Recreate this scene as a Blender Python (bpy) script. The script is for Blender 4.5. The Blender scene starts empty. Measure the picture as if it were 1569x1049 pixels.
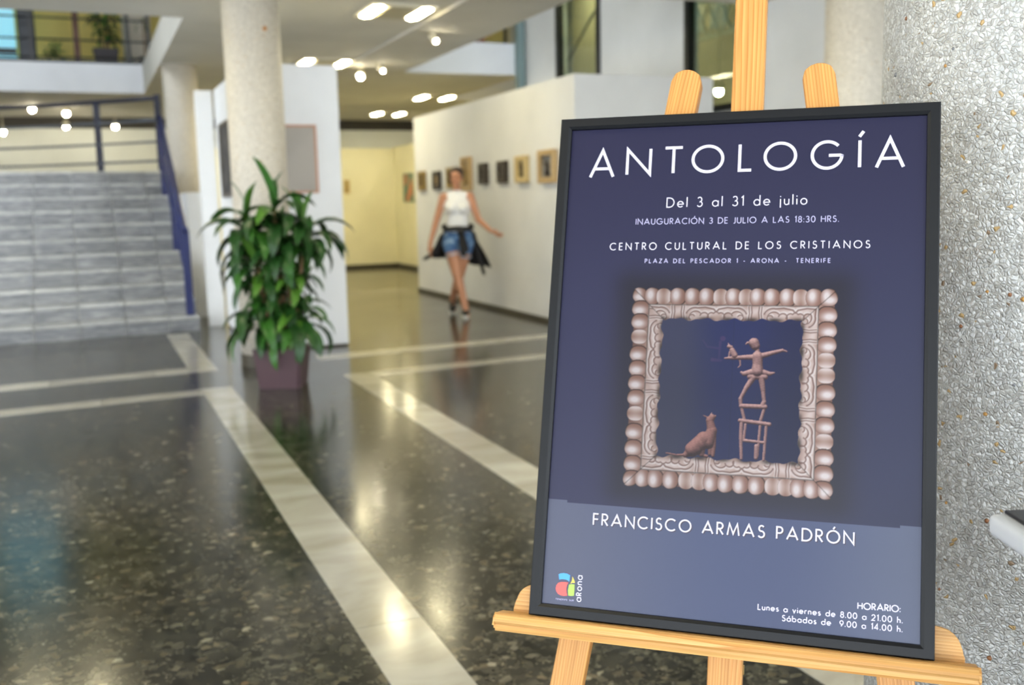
import bpy, bmesh, math, random
import numpy as np
from mathutils import Matrix, Vector, noise
random.seed(7)
S = bpy.context.scene
COL = S.collection
PI = math.pi

# ------------------------------------------------------------------ camera, sky, exposure
cam = bpy.data.cameras.new('camera')
cam.sensor_width = 36.0
cam.lens = 35.0
cam.clip_start = 0.05
cam.clip_end = 200
cam.dof.use_dof = True
cam.dof.focus_distance = 1.385
cam.dof.aperture_fstop = 4.2
camo = bpy.data.objects.new('camera', cam)
COL.objects.link(camo)
Rm = Matrix(((0.92027, 0.07503, -0.38400), (-0.39062, 0.12200, -0.91243), (-0.02161, 0.98969, 0.14158)))
def orthonormal(m):
    z = m.col[2].normalized(); x = (m.col[0] - z * m.col[0].dot(z)).normalized(); y = z.cross(x)
    return Matrix((x, y, z)).transposed()
camo.matrix_world = Matrix.Translation((0, 0, 1.30)) @ orthonormal(Rm).to_4x4()
S.camera = camo

world = bpy.data.worlds.new('daylight')
S.world = world
world.use_nodes = True
bg = world.node_tree.nodes['Background']
bg.inputs[0].default_value = (0.86, 0.93, 1.0, 1)
bg.inputs[1].default_value = 4.4
S.view_settings.view_transform = 'Standard'
S.view_settings.look = 'None'
S.view_settings.gamma = 1.0
S.view_settings.use_curve_mapping = False
S.view_settings.exposure = 0.55
TUBE_POWER = 44.0
SPOT_POWER = 70.0

# ------------------------------------------------------------------ helpers
def lin(c):
    r = []
    for v in c[:3]:
        v = v / 255.0
        r.append(v / 12.92 if v <= .04045 else ((v + .055) / 1.055) ** 2.4)
    return (*r, 1.0)

def mat(name, col=(200, 200, 200), rough=.6, spec=.5, metal=0, emit=None, estr=0, coat=0):
    m = bpy.data.materials.new(name); m.use_nodes = True
    b = m.node_tree.nodes['Principled BSDF']
    b.inputs['Base Color'].default_value = lin(col)
    b.inputs['Roughness'].default_value = rough
    b.inputs['Specular IOR Level'].default_value = spec
    b.inputs['Metallic'].default_value = metal
    b.inputs['Coat Weight'].default_value = coat
    b.inputs['Coat Roughness'].default_value = .1
    if emit:
        b.inputs['Emission Color'].default_value = lin(emit)
        b.inputs['Emission Strength'].default_value = estr
    return m

class NT:
    def __init__(self, m):
        self.t = m.node_tree; self.b = self.t.nodes['Principled BSDF']
    def n(self, typ, **kw):
        nd = self.t.nodes.new(typ)
        for k, v in kw.items():
            if k.startswith('i_'):
                key = k[2:].replace('_', ' ')
                nd.inputs[key].default_value = v
            else:
                setattr(nd, k, v)
        return nd
    def l(self, a, ao, b, bi):
        self.t.links.new(a.outputs[ao], b.inputs[bi])
    def coord(self, scale=(1, 1, 1), rot=(0, 0, 0), kind='Object'):
        tc = self.n('ShaderNodeTexCoord'); mp = self.n('ShaderNodeMapping')
        mp.inputs['Scale'].default_value = scale; mp.inputs['Rotation'].default_value = rot
        self.l(tc, kind, mp, 'Vector'); return mp
    def ramp(self, stops, interp='LINEAR'):
        r = self.n('ShaderNodeValToRGB'); r.color_ramp.interpolation = interp
        e = r.color_ramp.elements
        e[0].position, e[0].color = stops[0][0], lin(stops[0][1])
        e[1].position, e[1].color = stops[-1][0], lin(stops[-1][1])
        for p, c in stops[1:-1]:
            x = e.new(p); x.color = lin(c)
        return r
    def mix(self, fac=None, a=None, b=None, blend='MIX'):
        m = self.n('ShaderNodeMix'); m.data_type = 'RGBA'; m.blend_type = blend
        def s(i, v):
            if v is None: return
            if isinstance(v, tuple) and hasattr(v[0], 'outputs'): self.t.links.new(v[0].outputs[v[1]], m.inputs[i])
            elif i == 0: m.inputs[0].default_value = v
            else: m.inputs[i].default_value = v
        s(0, fac); s(6, a); s(7, b)
        return m
    def bump(self, src, out, strength=.3, dist=.002):
        bp = self.n('ShaderNodeBump'); bp.inputs['Strength'].default_value = strength
        bp.inputs['Distance'].default_value = dist
        self.l(src, out, bp, 'Height'); self.l(bp, 'Normal', self.b, 'Normal'); return bp

def link(name, me, m=None, parent=None, smooth=False):
    o = bpy.data.objects.new(name, me); COL.objects.link(o)
    if m is not None and len(me.materials) == 0:
        for x in (m if isinstance(m, (list, tuple)) else [m]): me.materials.append(x)
    if parent is not None: o.parent = parent
    if smooth: me.shade_smooth()
    return o

def mesh_of(bm, name='mesh'):
    bmesh.ops.recalc_face_normals(bm, faces=bm.faces)
    me = bpy.data.meshes.new(name); bm.to_mesh(me); bm.free(); return me

def obj(name, bm, m=None, parent=None, smooth=False):
    return link(name, mesh_of(bm, name), m, parent, smooth)

def tag(o, label=None, cat=None, group=None, kind=None):
    if label: o['label'] = label
    if cat: o['category'] = cat
    if group: o['group'] = group
    if kind: o['kind'] = kind
    return o

def empty(name, loc=(0, 0, 0), rz=0):
    o = bpy.data.objects.new(name, None); COL.objects.link(o)
    o.location = loc; o.rotation_euler = (0, 0, rz); o.empty_display_size = .1
    return o

def copy_tree(o, parent=None):
    c = o.copy(); COL.objects.link(c)
    if parent is not None: c.parent = parent
    for ch in list(o.children): copy_tree(ch, c)
    return c

def box(bm, x0, x1, y0, y1, z0, z1, shear=0.0, mi=0):
    vs = [bm.verts.new((x, y + shear * x, z)) for z in (z0, z1) for x, y in ((x0, y0), (x1, y0), (x1, y1), (x0, y1))]
    for f in ((3, 2, 1, 0), (4, 5, 6, 7), (0, 1, 5, 4), (1, 2, 6, 5), (2, 3, 7, 6), (3, 0, 4, 7)):
        fc = bm.faces.new([vs[i] for i in f]); fc.material_index = mi
    return vs

def bxm(*a, bevel=0, seg=2, **k):
    bm = bmesh.new(); box(bm, *a, **k)
    if bevel: bmesh.ops.bevel(bm, geom=list(bm.edges), offset=bevel, segments=seg, affect='EDGES', profile=.5)
    return bm

def cyl(bm, p, q, r0, r1=None, n=16, caps=True):
    r1 = r0 if r1 is None else r1
    p, q = Vector(p), Vector(q); d = (q - p).normalized()
    a = d.orthogonal().normalized(); b = d.cross(a)
    A = [bm.verts.new(p + (a * math.cos(2*PI*i/n) + b * math.sin(2*PI*i/n)) * r0) for i in range(n)]
    B = [bm.verts.new(q + (a * math.cos(2*PI*i/n) + b * math.sin(2*PI*i/n)) * r1) for i in range(n)]
    for i in range(n): bm.faces.new((A[i], A[(i+1) % n], B[(i+1) % n], B[i]))
    if caps: bm.faces.new(A[::-1]); bm.faces.new(B)

def lathe(bm, prof, c=(0, 0, 0), n=32):
    rings = []
    for r, z in prof:
        rings.append([bm.verts.new((c[0] + r * math.cos(2*PI*i/n), c[1] + r * math.sin(2*PI*i/n), c[2] + z)) for i in range(n)])
    for A, B in zip(rings, rings[1:]):
        for i in range(n): bm.faces.new((A[i], A[(i+1) % n], B[(i+1) % n], B[i]))
    bm.faces.new(rings[0][::-1]); bm.faces.new(rings[-1])

def tube(bm, pts, r, n=8):
    pts = [Vector(p) for p in pts]; rings = []
    for i, p in enumerate(pts):
        d = (pts[min(i+1, len(pts)-1)] - pts[max(i-1, 0)]).normalized()
        up = Vector((0, 0, 1)) if abs(d.z) < .95 else Vector((1, 0, 0))
        a = d.cross(up).normalized(); b = a.cross(d)
        rr = r[i] if isinstance(r, (list, tuple)) else r
        rings.append([bm.verts.new(p + (a * math.cos(2*PI*k/n) + b * math.sin(2*PI*k/n)) * rr) for k in range(n)])
    for A, B in zip(rings, rings[1:]):
        for k in range(n): bm.faces.new((A[k], A[(k+1) % n], B[(k+1) % n], B[k]))
    bm.faces.new(rings[0][::-1]); bm.faces.new(rings[-1])

def prism(bm, poly, z0, z1, axis='z', shear=0):
    def P(a, b, c): return {'z': (a, b, c), 'y': (a, c, b), 'x': (c, a, b)}[axis]
    A = [bm.verts.new(P(x, y, z0)) for x, y in poly]; B = [bm.verts.new(P(x, y, z1)) for x, y in poly]
    n = len(poly); bm.faces.new(A[::-1]); bm.faces.new(B)
    for i in range(n): bm.faces.new((A[i], A[(i+1) % n], B[(i+1) % n], B[i]))

# ------------------------------------------------------------------ materials
def plaster(name, col, rough=.75, var=6):
    m = mat(name, col, rough, .3); t = NT(m)
    c = t.coord((1, 1, 1)); nz = t.n('ShaderNodeTexNoise', i_Scale=1.3, i_Detail=4.0)
    t.l(c, 0, nz, 'Vector')
    r = t.ramp([(.3, tuple(max(0, v - var) for v in col)), (.7, tuple(min(255, v + var) for v in col))])
    t.l(nz, 'Fac', r, 'Fac'); t.l(r, 'Color', t.b, 'Base Color')
    n2 = t.n('ShaderNodeTexNoise', i_Scale=90.0, i_Detail=3.0); t.l(c, 0, n2, 'Vector')
    t.bump(n2, 'Fac', .12, .002)
    return m
M_white = plaster('white_wall_paint', (228, 228, 226))
M_cool = plaster('white_panel_paint', (240, 242, 245), .6)
M_cream = plaster('cream_wall_paint', (243, 236, 198))
M_ceil = plaster('ceiling_plaster', (214, 211, 202))
M_fascia = plaster('fascia_paint', (226, 228, 232))
M_beige = plaster('beige_wall_paint', (205, 196, 176))
M_yellow = plaster('ochre_wall_paint', (224, 206, 124))
M_dark = mat('dark_band_paint', (58, 54, 48), .7)
M_base = mat('dark_skirting', (70, 64, 52), .5)

def terrazzo():
    m = mat('dark_terrazzo', (60, 60, 55), .13, .4, coat=.05); t = NT(m)
    t.b.inputs['Coat Roughness'].default_value = .08
    c = t.coord()
    wn = t.n('ShaderNodeTexNoise', i_Scale=22.0, i_Detail=2.0); t.l(c, 0, wn, 'Vector')
    wv = t.n('ShaderNodeVectorMath', operation='SCALE'); wv.inputs['Scale'].default_value = .022
    t.l(wn, 'Color', wv, 0)
    ad = t.n('ShaderNodeVectorMath', operation='ADD'); t.l(c, 0, ad, 0); t.l(wv, 0, ad, 1)
    v1 = t.n('ShaderNodeTexVoronoi', i_Scale=40.0); t.l(ad, 0, v1, 'Vector')
    s1 = t.n('ShaderNodeSeparateColor'); t.l(v1, 'Color', s1, 0)
    r1 = t.ramp([(0, (22, 23, 21)), (.2, (48, 48, 44)), (.38, (66, 65, 60)), (.56, (82, 80, 73)), (.72, (98, 95, 86)), (.84, (112, 104, 90)), (.94, (132, 128, 118)), (.985, (166, 162, 150)), (1, (190, 184, 170))], 'CONSTANT')
    t.l(s1, 0, r1, 'Fac')
    v2 = t.n('ShaderNodeTexVoronoi', i_Scale=140.0); t.l(ad, 0, v2, 'Vector')
    s2 = t.n('ShaderNodeSeparateColor'); t.l(v2, 'Color', s2, 0)
    r2 = t.ramp([(0, (36, 36, 32)), (.3, (64, 63, 57)), (.65, (94, 91, 82)), (.93, (134, 130, 119)), (1, (150, 146, 134))], 'CONSTANT')
    t.l(s2, 0, r2, 'Fac')
    mm = t.n('ShaderNodeMath', operation='GREATER_THAN'); mm.inputs[1].default_value = .47; t.l(s1, 1, mm, 0)
    mx = t.mix((mm, 0), (r2, 0), (r1, 0))
    # sparse large pale and tan chips
    v3 = t.n('ShaderNodeTexVoronoi', i_Scale=22.0); t.l(ad, 0, v3, 'Vector')
    s3 = t.n('ShaderNodeSeparateColor'); t.l(v3, 'Color', s3, 0)
    g3 = t.n('ShaderNodeMath', operation='GREATER_THAN'); g3.inputs[1].default_value = .95; t.l(s3, 0, g3, 0)
    d3 = t.n('ShaderNodeMath', operation='LESS_THAN'); d3.inputs[1].default_value = .27; t.l(v3, 'Distance', d3, 0)
    a3 = t.n('ShaderNodeMath', operation='MULTIPLY'); t.l(g3, 0, a3, 0); t.l(d3, 0, a3, 1)
    r3 = t.ramp([(0, (136, 108, 82)), (.5, (140, 135, 120)), (1, (160, 158, 148))]); t.l(s3, 1, r3, 'Fac')
    mx2 = t.mix((a3, 0), (mx, 2), (r3, 0))
    v4 = t.n('ShaderNodeTexVoronoi', i_Scale=27.0); t.l(ad, 0, v4, 'Vector')
    s4 = t.n('ShaderNodeSeparateColor'); t.l(v4, 'Color', s4, 0)
    g4 = t.n('ShaderNodeMath', operation='GREATER_THAN'); g4.inputs[1].default_value = .62; t.l(s4, 2, g4, 0)
    d4 = t.n('ShaderNodeMath', operation='LESS_THAN'); d4.inputs[1].default_value = .42; t.l(v4, 'Distance', d4, 0)
    a4 = t.n('ShaderNodeMath', operation='MULTIPLY'); t.l(g4, 0, a4, 0); t.l(d4, 0, a4, 1)
    mx2 = t.mix((a4, 0), (mx2, 2), (22, 22, 20, 255)); mx2.inputs[7].default_value = lin((26, 26, 23))
    mn = t.n('ShaderNodeTexNoise', i_Scale=9.0, i_Detail=4.0); t.l(c, 0, mn, 'Vector')
    mr_ = t.ramp([(.35, (168, 168, 164)), (.62, (255, 255, 255))]); t.l(mn, 'Fac', mr_, 'Fac')
    mx2 = t.mix(1.0, (mx2, 2), (mr_, 0), 'MULTIPLY')
    bn = t.n('ShaderNodeTexNoise', i_Scale=1.4, i_Detail=3.0); t.l(c, 0, bn, 'Vector')
    rb = t.ramp([(.35, (205, 210, 196)), (.65, (255, 248, 236))]); t.l(bn, 'Fac', rb, 'Fac')
    mx3 = t.mix(1.0, (mx2, 2), (rb, 0), 'MULTIPLY')
    t.l(mx3, 2, t.b, 'Base Color')
    rn = t.n('ShaderNodeMapRange'); rn.inputs['To Min'].default_value = .13; rn.inputs['To Max'].default_value = .22
    t.l(bn, 'Fac', rn, 'Value'); t.l(rn, 0, t.b, 'Roughness')
    return m
M_terr = terrazzo()

def marble(name, a, b, c2, scale=3., rough=.16, stretch=(1, 3.5, 1)):
    m = mat(name, a, rough, .5, coat=.2); t = NT(m)
    oi = t.n('ShaderNodeObjectInfo')
    co = t.coord(stretch, (0, 0, .25))
    ad = t.n('ShaderNodeVectorMath', operation='ADD'); t.l(co, 0, ad, 0)
    sc = t.n('ShaderNodeMath', operation='MULTIPLY'); sc.inputs[1].default_value = 37.; t.l(oi, 'Random', sc, 0); t.l(sc, 0, ad, 1)
    nz = t.n('ShaderNodeTexNoise', i_Scale=scale, i_Detail=7.0, i_Distortion=.9); t.l(ad, 0, nz, 'Vector')
    r = t.ramp([(.28, b), (.5, a), (.72, c2)]); t.l(nz, 'Fac', r, 'Fac')
    hv = t.n('ShaderNodeHueSaturation'); t.l(r, 0, hv, 'Color')
    mr = t.n('ShaderNodeMapRange'); mr.inputs['To Min'].default_value = .86; mr.inputs['To Max'].default_value = 1.1
    t.l(oi, 'Random', mr, 'Value'); t.l(mr, 0, hv, 'Value')
    t.l(hv, 0, t.b, 'Base Color'); return m
M_marble = marble('cream_white_marble', (176, 172, 160), (154, 148, 132), (194, 192, 182), 2.0, .16, (1, 1.8, 1))
M_step_shade = marble('blue_grey_marble_shaded', (136, 138, 142), (106, 108, 114), (170, 171, 172), 5., .3, (1, 5, 8))  # riser shade put into the colour; treads use a lighter copy
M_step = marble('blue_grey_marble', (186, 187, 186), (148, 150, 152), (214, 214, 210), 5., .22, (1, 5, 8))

def pebble(name, base_a, base_b, scale=95., bump=1., dist=.006):
    m = mat(name, base_a, .55, .4); t = NT(m)
    c = t.coord((1, 1, 1))
    wn = t.n('ShaderNodeTexNoise', i_Scale=60.0, i_Detail=2.0); t.l(c, 0, wn, 'Vector')
    wv = t.n('ShaderNodeVectorMath', operation='SCALE'); wv.inputs['Scale'].default_value = .012; t.l(wn, 'Color', wv, 0)
    ad = t.n('ShaderNodeVectorMath', operation='ADD'); t.l(c, 0, ad, 0); t.l(wv, 0, ad, 1)
    v = t.n('ShaderNodeTexVoronoi', i_Scale=scale); v.inputs['Randomness'].default_value = 1.
    t.l(ad, 0, v, 'Vector')
    s = t.n('ShaderNodeSeparateColor'); t.l(v, 'Color', s, 0)
    g = lambda d: tuple(min(255, x + d) for x in base_a)
    r = t.ramp([(0, base_b), (.3, g(-14)), (.55, base_a), (.8, g(12)), (.984, g(18)), (.988, (196, 166, 116)), (.995, (150, 128, 104)), (1, (140, 142, 142))], 'CONSTANT')
    t.l(s, 0, r, 'Fac')
    e = t.n('ShaderNodeTexVoronoi', feature='DISTANCE_TO_EDGE', i_Scale=scale); t.l(ad, 0, e, 'Vector')
    er = t.ramp([(0, (224, 221, 214)), (.10, (244, 243, 240)), (.2, (255, 255, 255))]); t.l(e, 'Distance', er, 'Fac')
    mx = t.mix(1.0, (r, 0), (er, 0), 'MULTIPLY'); t.l(mx, 2, t.b, 'Base Color')
    # stones stand proud of the matrix by different amounts
    sm = t.n('ShaderNodeMapRange', interpolation_type='SMOOTHSTEP'); sm.inputs['From Max'].default_value = .3; t.l(e, 'Distance', sm, 'Value')
    hh = t.n('ShaderNodeMath', operation='MULTIPLY_ADD'); t.l(s, 1, hh, 0); hh.inputs[1].default_value = .55; hh.inputs[2].default_value = .45
    h2 = t.n('ShaderNodeMath', operation='MULTIPLY'); t.l(sm, 0, h2, 0); t.l(hh, 0, h2, 1)
    fn = t.n('ShaderNodeTexNoise', i_Scale=260.0, i_Detail=3.0); t.l(c, 0, fn, 'Vector')
    h3 = t.n('ShaderNodeMath', operation='MULTIPLY_ADD'); t.l(fn, 'Fac', h3, 0); h3.inputs[1].default_value = .5; t.l(h2, 0, h3, 2)
    t.bump(h3, 0, bump, dist)
    return m
M_peb = pebble('exposed_aggregate_concrete', (207, 208, 206), (182, 181, 177), 170., .8, .0024)
M_peb2 = pebble('column_aggregate_concrete', (224, 217, 204), (214, 207, 194), 120., .3, .001)

def wood(name, a, b, c2, freq=1.0):
    a, b, c2 = [tuple(int(v * k) for v, k in zip(c, (.95, .91, .84))) for c in (a, b, c2)]
    m = mat(name, a, .42, .35); t = NT(m)
    oi = t.n('ShaderNodeObjectInfo')
    co = t.coord((1, 1, .09))
    sc = t.n('ShaderNodeMath', operation='MULTIPLY'); sc.inputs[1].default_value = 5.; t.l(oi, 'Random', sc, 0)
    ad = t.n('ShaderNodeVectorMath', operation='ADD'); t.l(co, 0, ad, 0); t.l(sc, 0, ad, 1)
    nz = t.n('ShaderNodeTexNoise', i_Scale=7.0, i_Detail=1.5); t.l(ad, 0, nz, 'Vector')
    n1 = t.n('ShaderNodeVectorMath', operation='SCALE'); n1.inputs['Scale'].default_value = .085; t.l(nz, 'Color', n1, 0)
    a2 = t.n('ShaderNodeVectorMath', operation='ADD'); t.l(ad, 0, a2, 0); t.l(n1, 0, a2, 1)
    wv = t.n('ShaderNodeTexWave', i_Scale=74.0 * freq, i_Distortion=1.2, i_Detail=2.0); wv.inputs['Detail Scale'].default_value = 1.5
    wv.wave_type = 'BANDS'; wv.bands_direction = 'X'; wv.wave_profile = 'SAW'
    t.l(a2, 0, wv, 'Vector')
    r = t.ramp([(0, a), (.5, b), (.86, tuple((x + y) // 2 for x, y in zip(b, c2))), (.95, c2), (1, a)]); t.l(wv, 'Fac', r, 'Fac')
    f = t.coord((300, 300, 6)); fz = t.n('ShaderNodeTexNoise', i_Scale=1.0, i_Detail=2.0); t.l(f, 0, fz, 'Vector')
    fr = t.ramp([(.3, (225, 220, 212)), (.7, (255, 255, 255))]); t.l(fz, 'Fac', fr, 'Fac')
    mx = t.mix(1., (r, 0), (fr, 0), 'MULTIPLY'); t.l(mx, 2, t.b, 'Base Color')
    t.bump(wv, 'Fac', .08, .001)
    return m
M_pine = wood('oiled_pine', (232, 184, 118), (222, 168, 100), (196, 132, 66))
M_pine_l = wood('pale_pine', (240, 204, 150), (234, 192, 132), (214, 160, 96), 1.3)
M_pine_h = wood('pine_across', (238, 198, 138), (230, 184, 120), (208, 152, 88), .7)

M_black = mat('black_frame_paint', (10, 12, 16), .46, .32)
M_navy = mat('navy_rail_paint', (24, 36, 92), .35, .5)
M_navyd = mat('dark_navy_paint', (20, 26, 50), .4, .5)
M_steel = mat('grey_rail_steel', (92, 98, 108), .35, .5, .3)
M_mull = mat('black_window_metal', (24, 24, 24), .4)
M_tubes = mat('fluorescent_tube', (255, 250, 225), .5, emit=(255, 242, 198), estr=TUBE_POWER)
M_spotb = mat('spot_bulb', (255, 250, 225), .5, emit=(255, 244, 212), estr=SPOT_POWER)
M_lampw = mat('cream_lamp_metal', (222, 214, 190), .4)
M_louv = mat('light_fitting_louvre', (168, 162, 140), .4)

def thin_glass(name, tint, rough, refl=.25):
    m = bpy.data.materials.new(name); m.use_nodes = True; nt = m.node_tree
    for n in list(nt.nodes): nt.nodes.remove(n)
    o = nt.nodes.new('ShaderNodeOutputMaterial'); mx = nt.nodes.new('ShaderNodeMixShader')
    tr = nt.nodes.new('ShaderNodeBsdfTransparent'); gl = nt.nodes.new('ShaderNodeBsdfGlossy')
    tr.inputs[0].default_value = lin(tint); gl.inputs['Roughness'].default_value = rough
    mx.inputs[0].default_value = refl
    nt.links.new(tr.outputs[0], mx.inputs[1]); nt.links.new(gl.outputs[0], mx.inputs[2]); nt.links.new(mx.outputs[0], o.inputs[0])
    return m
M_glass = thin_glass('greenish_window_glass', (214, 224, 216), .03, .04)
M_glassb = thin_glass('blue_window_glass', (150, 205, 215), .03, .2)

# ------------------------------------------------------------------ structure
CZ, UZ, RZ = 3.20, 3.65, 6.6
def struct(name, bm, m, parent=None):
    o = obj(name, bm, m, parent)
    if parent is None: o['kind'] = 'structure'
    return o

floor = struct('floor', bxm(-8, 9, -4, 23.2, -.2, 0), M_terr)
SH = .09
def strip_slabs(x0, x1, y0, y1, along, L=.75, phase=0.0):
    a0, a1 = (y0, y1) if along == 'y' else (x0, x1)
    a = a0; first = True
    nxt = math.floor((a0 - phase) / L + 1e-6) * L + phase + L
    while a < a1 - .01:
        b = min(nxt, a1); nxt += L
        bm = bmesh.new(); g = .0018
        if along == 'y':
            v = [(x0, a + g), (x1, a + g), (x1, b - g), (x0, b - g)]
        else:
            v = [(a + g, y0 + SH * a), (b - g, y0 + SH * b), (b - g, y1 + SH * b), (a + g, y1 + SH * a)]
        cx_ = sum(p[0] for p in v) / 4; cy_ = sum(p[1] for p in v) / 4
        prism(bm, [(p[0] - cx_, p[1] - cy_) for p in v], 0, .0022)
        o = obj('marble_slab', bm, M_marble, floor); o.location = (cx_, cy_, 0)
        if along == 'x': o.rotation_euler = (0, 0, 0)
        a = b
# walkway along the hall (two borders) and the walkway across it
AX0, AX1, BX0, BX1 = .668, .88, 1.72, 1.935
Y1a, Y1b = 7.09, 7.30          # near border of the cross walkway
Y2a, Y2b = 8.10, 8.36          # far border
strip_slabs(AX0, AX1, -.6, Y1b + SH * .77, 'y', phase=2.13)
strip_slabs(BX0, BX1, 2.1, Y1b + SH * 1.8, 'y', phase=2.3)
strip_slabs(AX0, AX1, Y2a + SH * .77, 10.75, 'y', phase=.3)
strip_slabs(-5.2, AX0, Y1a, Y1b, 'x'); strip_slabs(-5.2, AX0, Y2a, Y2b, 'x', phase=.4)
strip_slabs(BX1, 4.30, Y1a, Y1b, 'x'); strip_slabs(BX0, 4.30, Y2a, Y2b, 'x', phase=.2)
strip_slabs(BX0 + .45, 4.36, 13.85, 14.02, 'x')
strip_slabs(BX0 + .45, 5.7, 17.3, 17.47, 'x')
strip_slabs(BX0, 4.30, 1.75, 1.96, 'x', phase=.2)

bm = bmesh.new()
for x0, x1, y0, y1 in ((-8, 9, -4, 8.65), (-8, 4.4, 8.65, 10.9), (1.08, 4.4, 10.9, 18.2), (4.4, 6.4, 14.5, 18.2), (-8, 9, 18.2, 23.2)):
    box(bm, x0, x1, y0, y1, CZ, UZ)
struct('ceiling', bm, M_ceil)
bm = bmesh.new(); box(bm, 3.45, 4.4, 1.0, 14.5, CZ - .03, CZ)
struct('trim_ceiling_band', bm, plaster('ceiling_band_plaster', (206, 202, 192)))
# painted edges of the slab around both open wells
struct('trim_1', bxm(4.4, 6.4, 14.48, 14.5, CZ - .0, UZ + .02), M_fascia)
struct('trim_2', bxm(-8, 1.08, 18.17, 18.2, CZ - .0, UZ + .02), M_fascia)
struct('trim_3', bxm(1.05, 1.08, 10.9, 18.17, CZ - .0, UZ + .02), M_ceil)
# upper storey shell and roof (unseen; openings over both wells sized to set the daylight)
bm = bmesh.new()
for x0, x1, y0, y1 in ((-8, 9, -4, 11.0), (-8, -4, 11.0, 23.2), (-.5, 4.6, 11.0, 23.2), (5.9, 9, 11.0, 23.2), (-4, -.5, 14.0, 23.2), (4.6, 5.9, 13.0, 23.2)):
    box(bm, x0, x1, y0, y1, RZ, RZ + .2)
struct('ceiling_upper', bm, M_ceil)
bm = bmesh.new(); box(bm, -8.2, -8, 11.0, 23.2, 0, RZ); box(bm, -8.2, -8, -4, 11.0, CZ, RZ); box(bm, -8.2, -8, -4, 11.0, 0, .3)
struct('wall_left', bm, M_white)
fl_ = empty('added_window', (-8.1, 3.5, .3)); fl_['kind'] = 'structure'  # unseen side opening added to bring daylight into the hall
for k in range(8):
    obj('mullion', bxm(-.04, .04, -7.5 + k * 2.1, -7.42 + k * 2.1, 0, CZ - .3), M_mull, fl_)
struct('wall_right', bxm(9, 9.2, -4, 23.2, 0, RZ), M_white)
bm = bmesh.new(); box(bm, -8, 9, 23, 23.2, 0, 2.97); struct('wall_back', bm, plaster('pale_grey_wall', (222, 224, 218)))
bm = bmesh.new(); box(bm, -8, 9, 23, 23.2, 2.97, CZ); struct('trim_4', bm, M_dark)  # flush dark band across the top of the back wall
bm = bmesh.new(); box(bm, -8, 9, 21.2, 21.4, UZ, RZ); struct('wall_upper', bm, M_yellow)
# tall wall on the far side of the right-hand well with its two windows
bm = bmesh.new()
WX = 6.4
for y0, y1, z0, z1 in ((2.0, 8.62, 0, RZ), (9.92, 11.98, 0, RZ), (13.28, 14.56, 0, RZ), (8.62, 9.92, 0, 2.2), (11.98, 13.28, 0, 2.2), (8.62, 9.92, 5.6, RZ), (11.98, 13.28, 5.6, RZ)):
    box(bm, WX, WX + .15, y0, y1, z0, z1)
struct('wall_side', bm, M_white)
bm = bmesh.new(); box(bm, WX + 1.3, WX + 1.45, 14.56, 23.0, 0, CZ); struct('wall_far_right', bm, M_cream)
def window(name, y0, y1, glass, extra=None):
    e = empty(name, (WX, (y0 + y1) / 2, 2.2)); e['kind'] = 'structure'
    hw = (y1 - y0) / 2
    bm = bmesh.new()
    for s in (-1, 1):
        box(bm, -.04, .06, s * hw - (.075 if s > 0 else 0), s * hw + (.075 if s < 0 else 0), 0, 3.4)
    box(bm, -.04, .06, -hw + .075, hw - .075, 0, .07); box(bm, -.04, .06, -hw + .075, hw - .075, 3.33, 3.4)
    obj('window_frame', bm, M_mull, e)
    obj('pane', bxm(0, .01, -hw + .075, hw - .075, .07, 3.33), glass, e)
    return e
window('window_1', 11.98, 13.28, M_glass)
window('window_2', 8.62, 9.92, M_glass)
# corridor seen through those windows
struct('wall_corridor', bxm(7.75, 7.9, 7.5, 15.5, 2.0, 4.8), M_beige)
struct('floor_corridor', bxm(6.56, 7.74, 7.5, 15.5, 1.8, 2.0), M_beige)
struct('ceiling_corridor', bxm(6.56, 7.9, 7.5, 15.5, 4.8, 4.9), M_ceil)
# glazed post where the far slab meets the tall wall
o = struct('trim_5', bxm(6.24, 6.36, 14.35, 14.47, 0, RZ), mat('pale_teal_metal', (120, 140, 140), .35))
# front glazing behind the camera
fr = empty('window_3', (0, -4, 0)); fr['kind'] = 'structure'
for k in range(9):
    obj('mullion', bxm(-8 + k * 2.1 - .04, -8 + k * 2.1 + .04, -.05, .05, 0, CZ), M_mull, fr)

# long white gallery partition (pictures hang on it)
struct('wall_gallery', bxm(4.45, 6.05, 8.88, 14.07, 0, 2.5), M_white)
bm = bmesh.new(); box(bm, 4.435, 4.45, 8.88, 14.07, 0, .05); struct('baseboard_gallery', bm, M_base)
struct('wall_hall_end', bxm(1.5, 5.8, 19.7, 19.82, 0, 2.38), M_cream)
struct('baseboard_hall_end', bxm(1.5, 5.78, 19.68, 19.7, 0, .08), M_base)
struct('wall_hall_side', bxm(5.8, 5.92, 14.1, 19.82, 0, 2.40), M_cream)
struct('baseboard_hall_side', bxm(5.78, 5.8, 14.1, 19.68, 0, .08), M_base)

def label_thing(o, label, cat, group=None): return tag(o, label, cat, group)

# ---- freestanding box partition by the plant
e = empty('display_partition', (1.75, 10.1, 0))
label_thing(e, 'tall white freestanding partition behind the potted plant, a framed notice on its front', 'partition')
obj('partition_body', bxm(-.41, .405, -1.09, 1.1, .02, 2.52, bevel=.006), M_cool, e)
obj('plinth', bxm(-.40, .395, -1.08, 1.09, 0, .02), M_base, e)
o = obj('narrow_partition', bxm(1.15, 1.325, 11.24, 11.34, 0, 2.52, bevel=.005), M_cool)
label_thing(o, 'narrow white upright panel between the staircase and the box partition', 'partition')
o = obj('low_parapet', bxm(1.09, 1.28, 12.3, 13.9, 0, 1.47, bevel=.006), M_cool)
label_thing(o, 'low white parapet wall beside the stairs, in front of the farthest column', 'wall')

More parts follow.
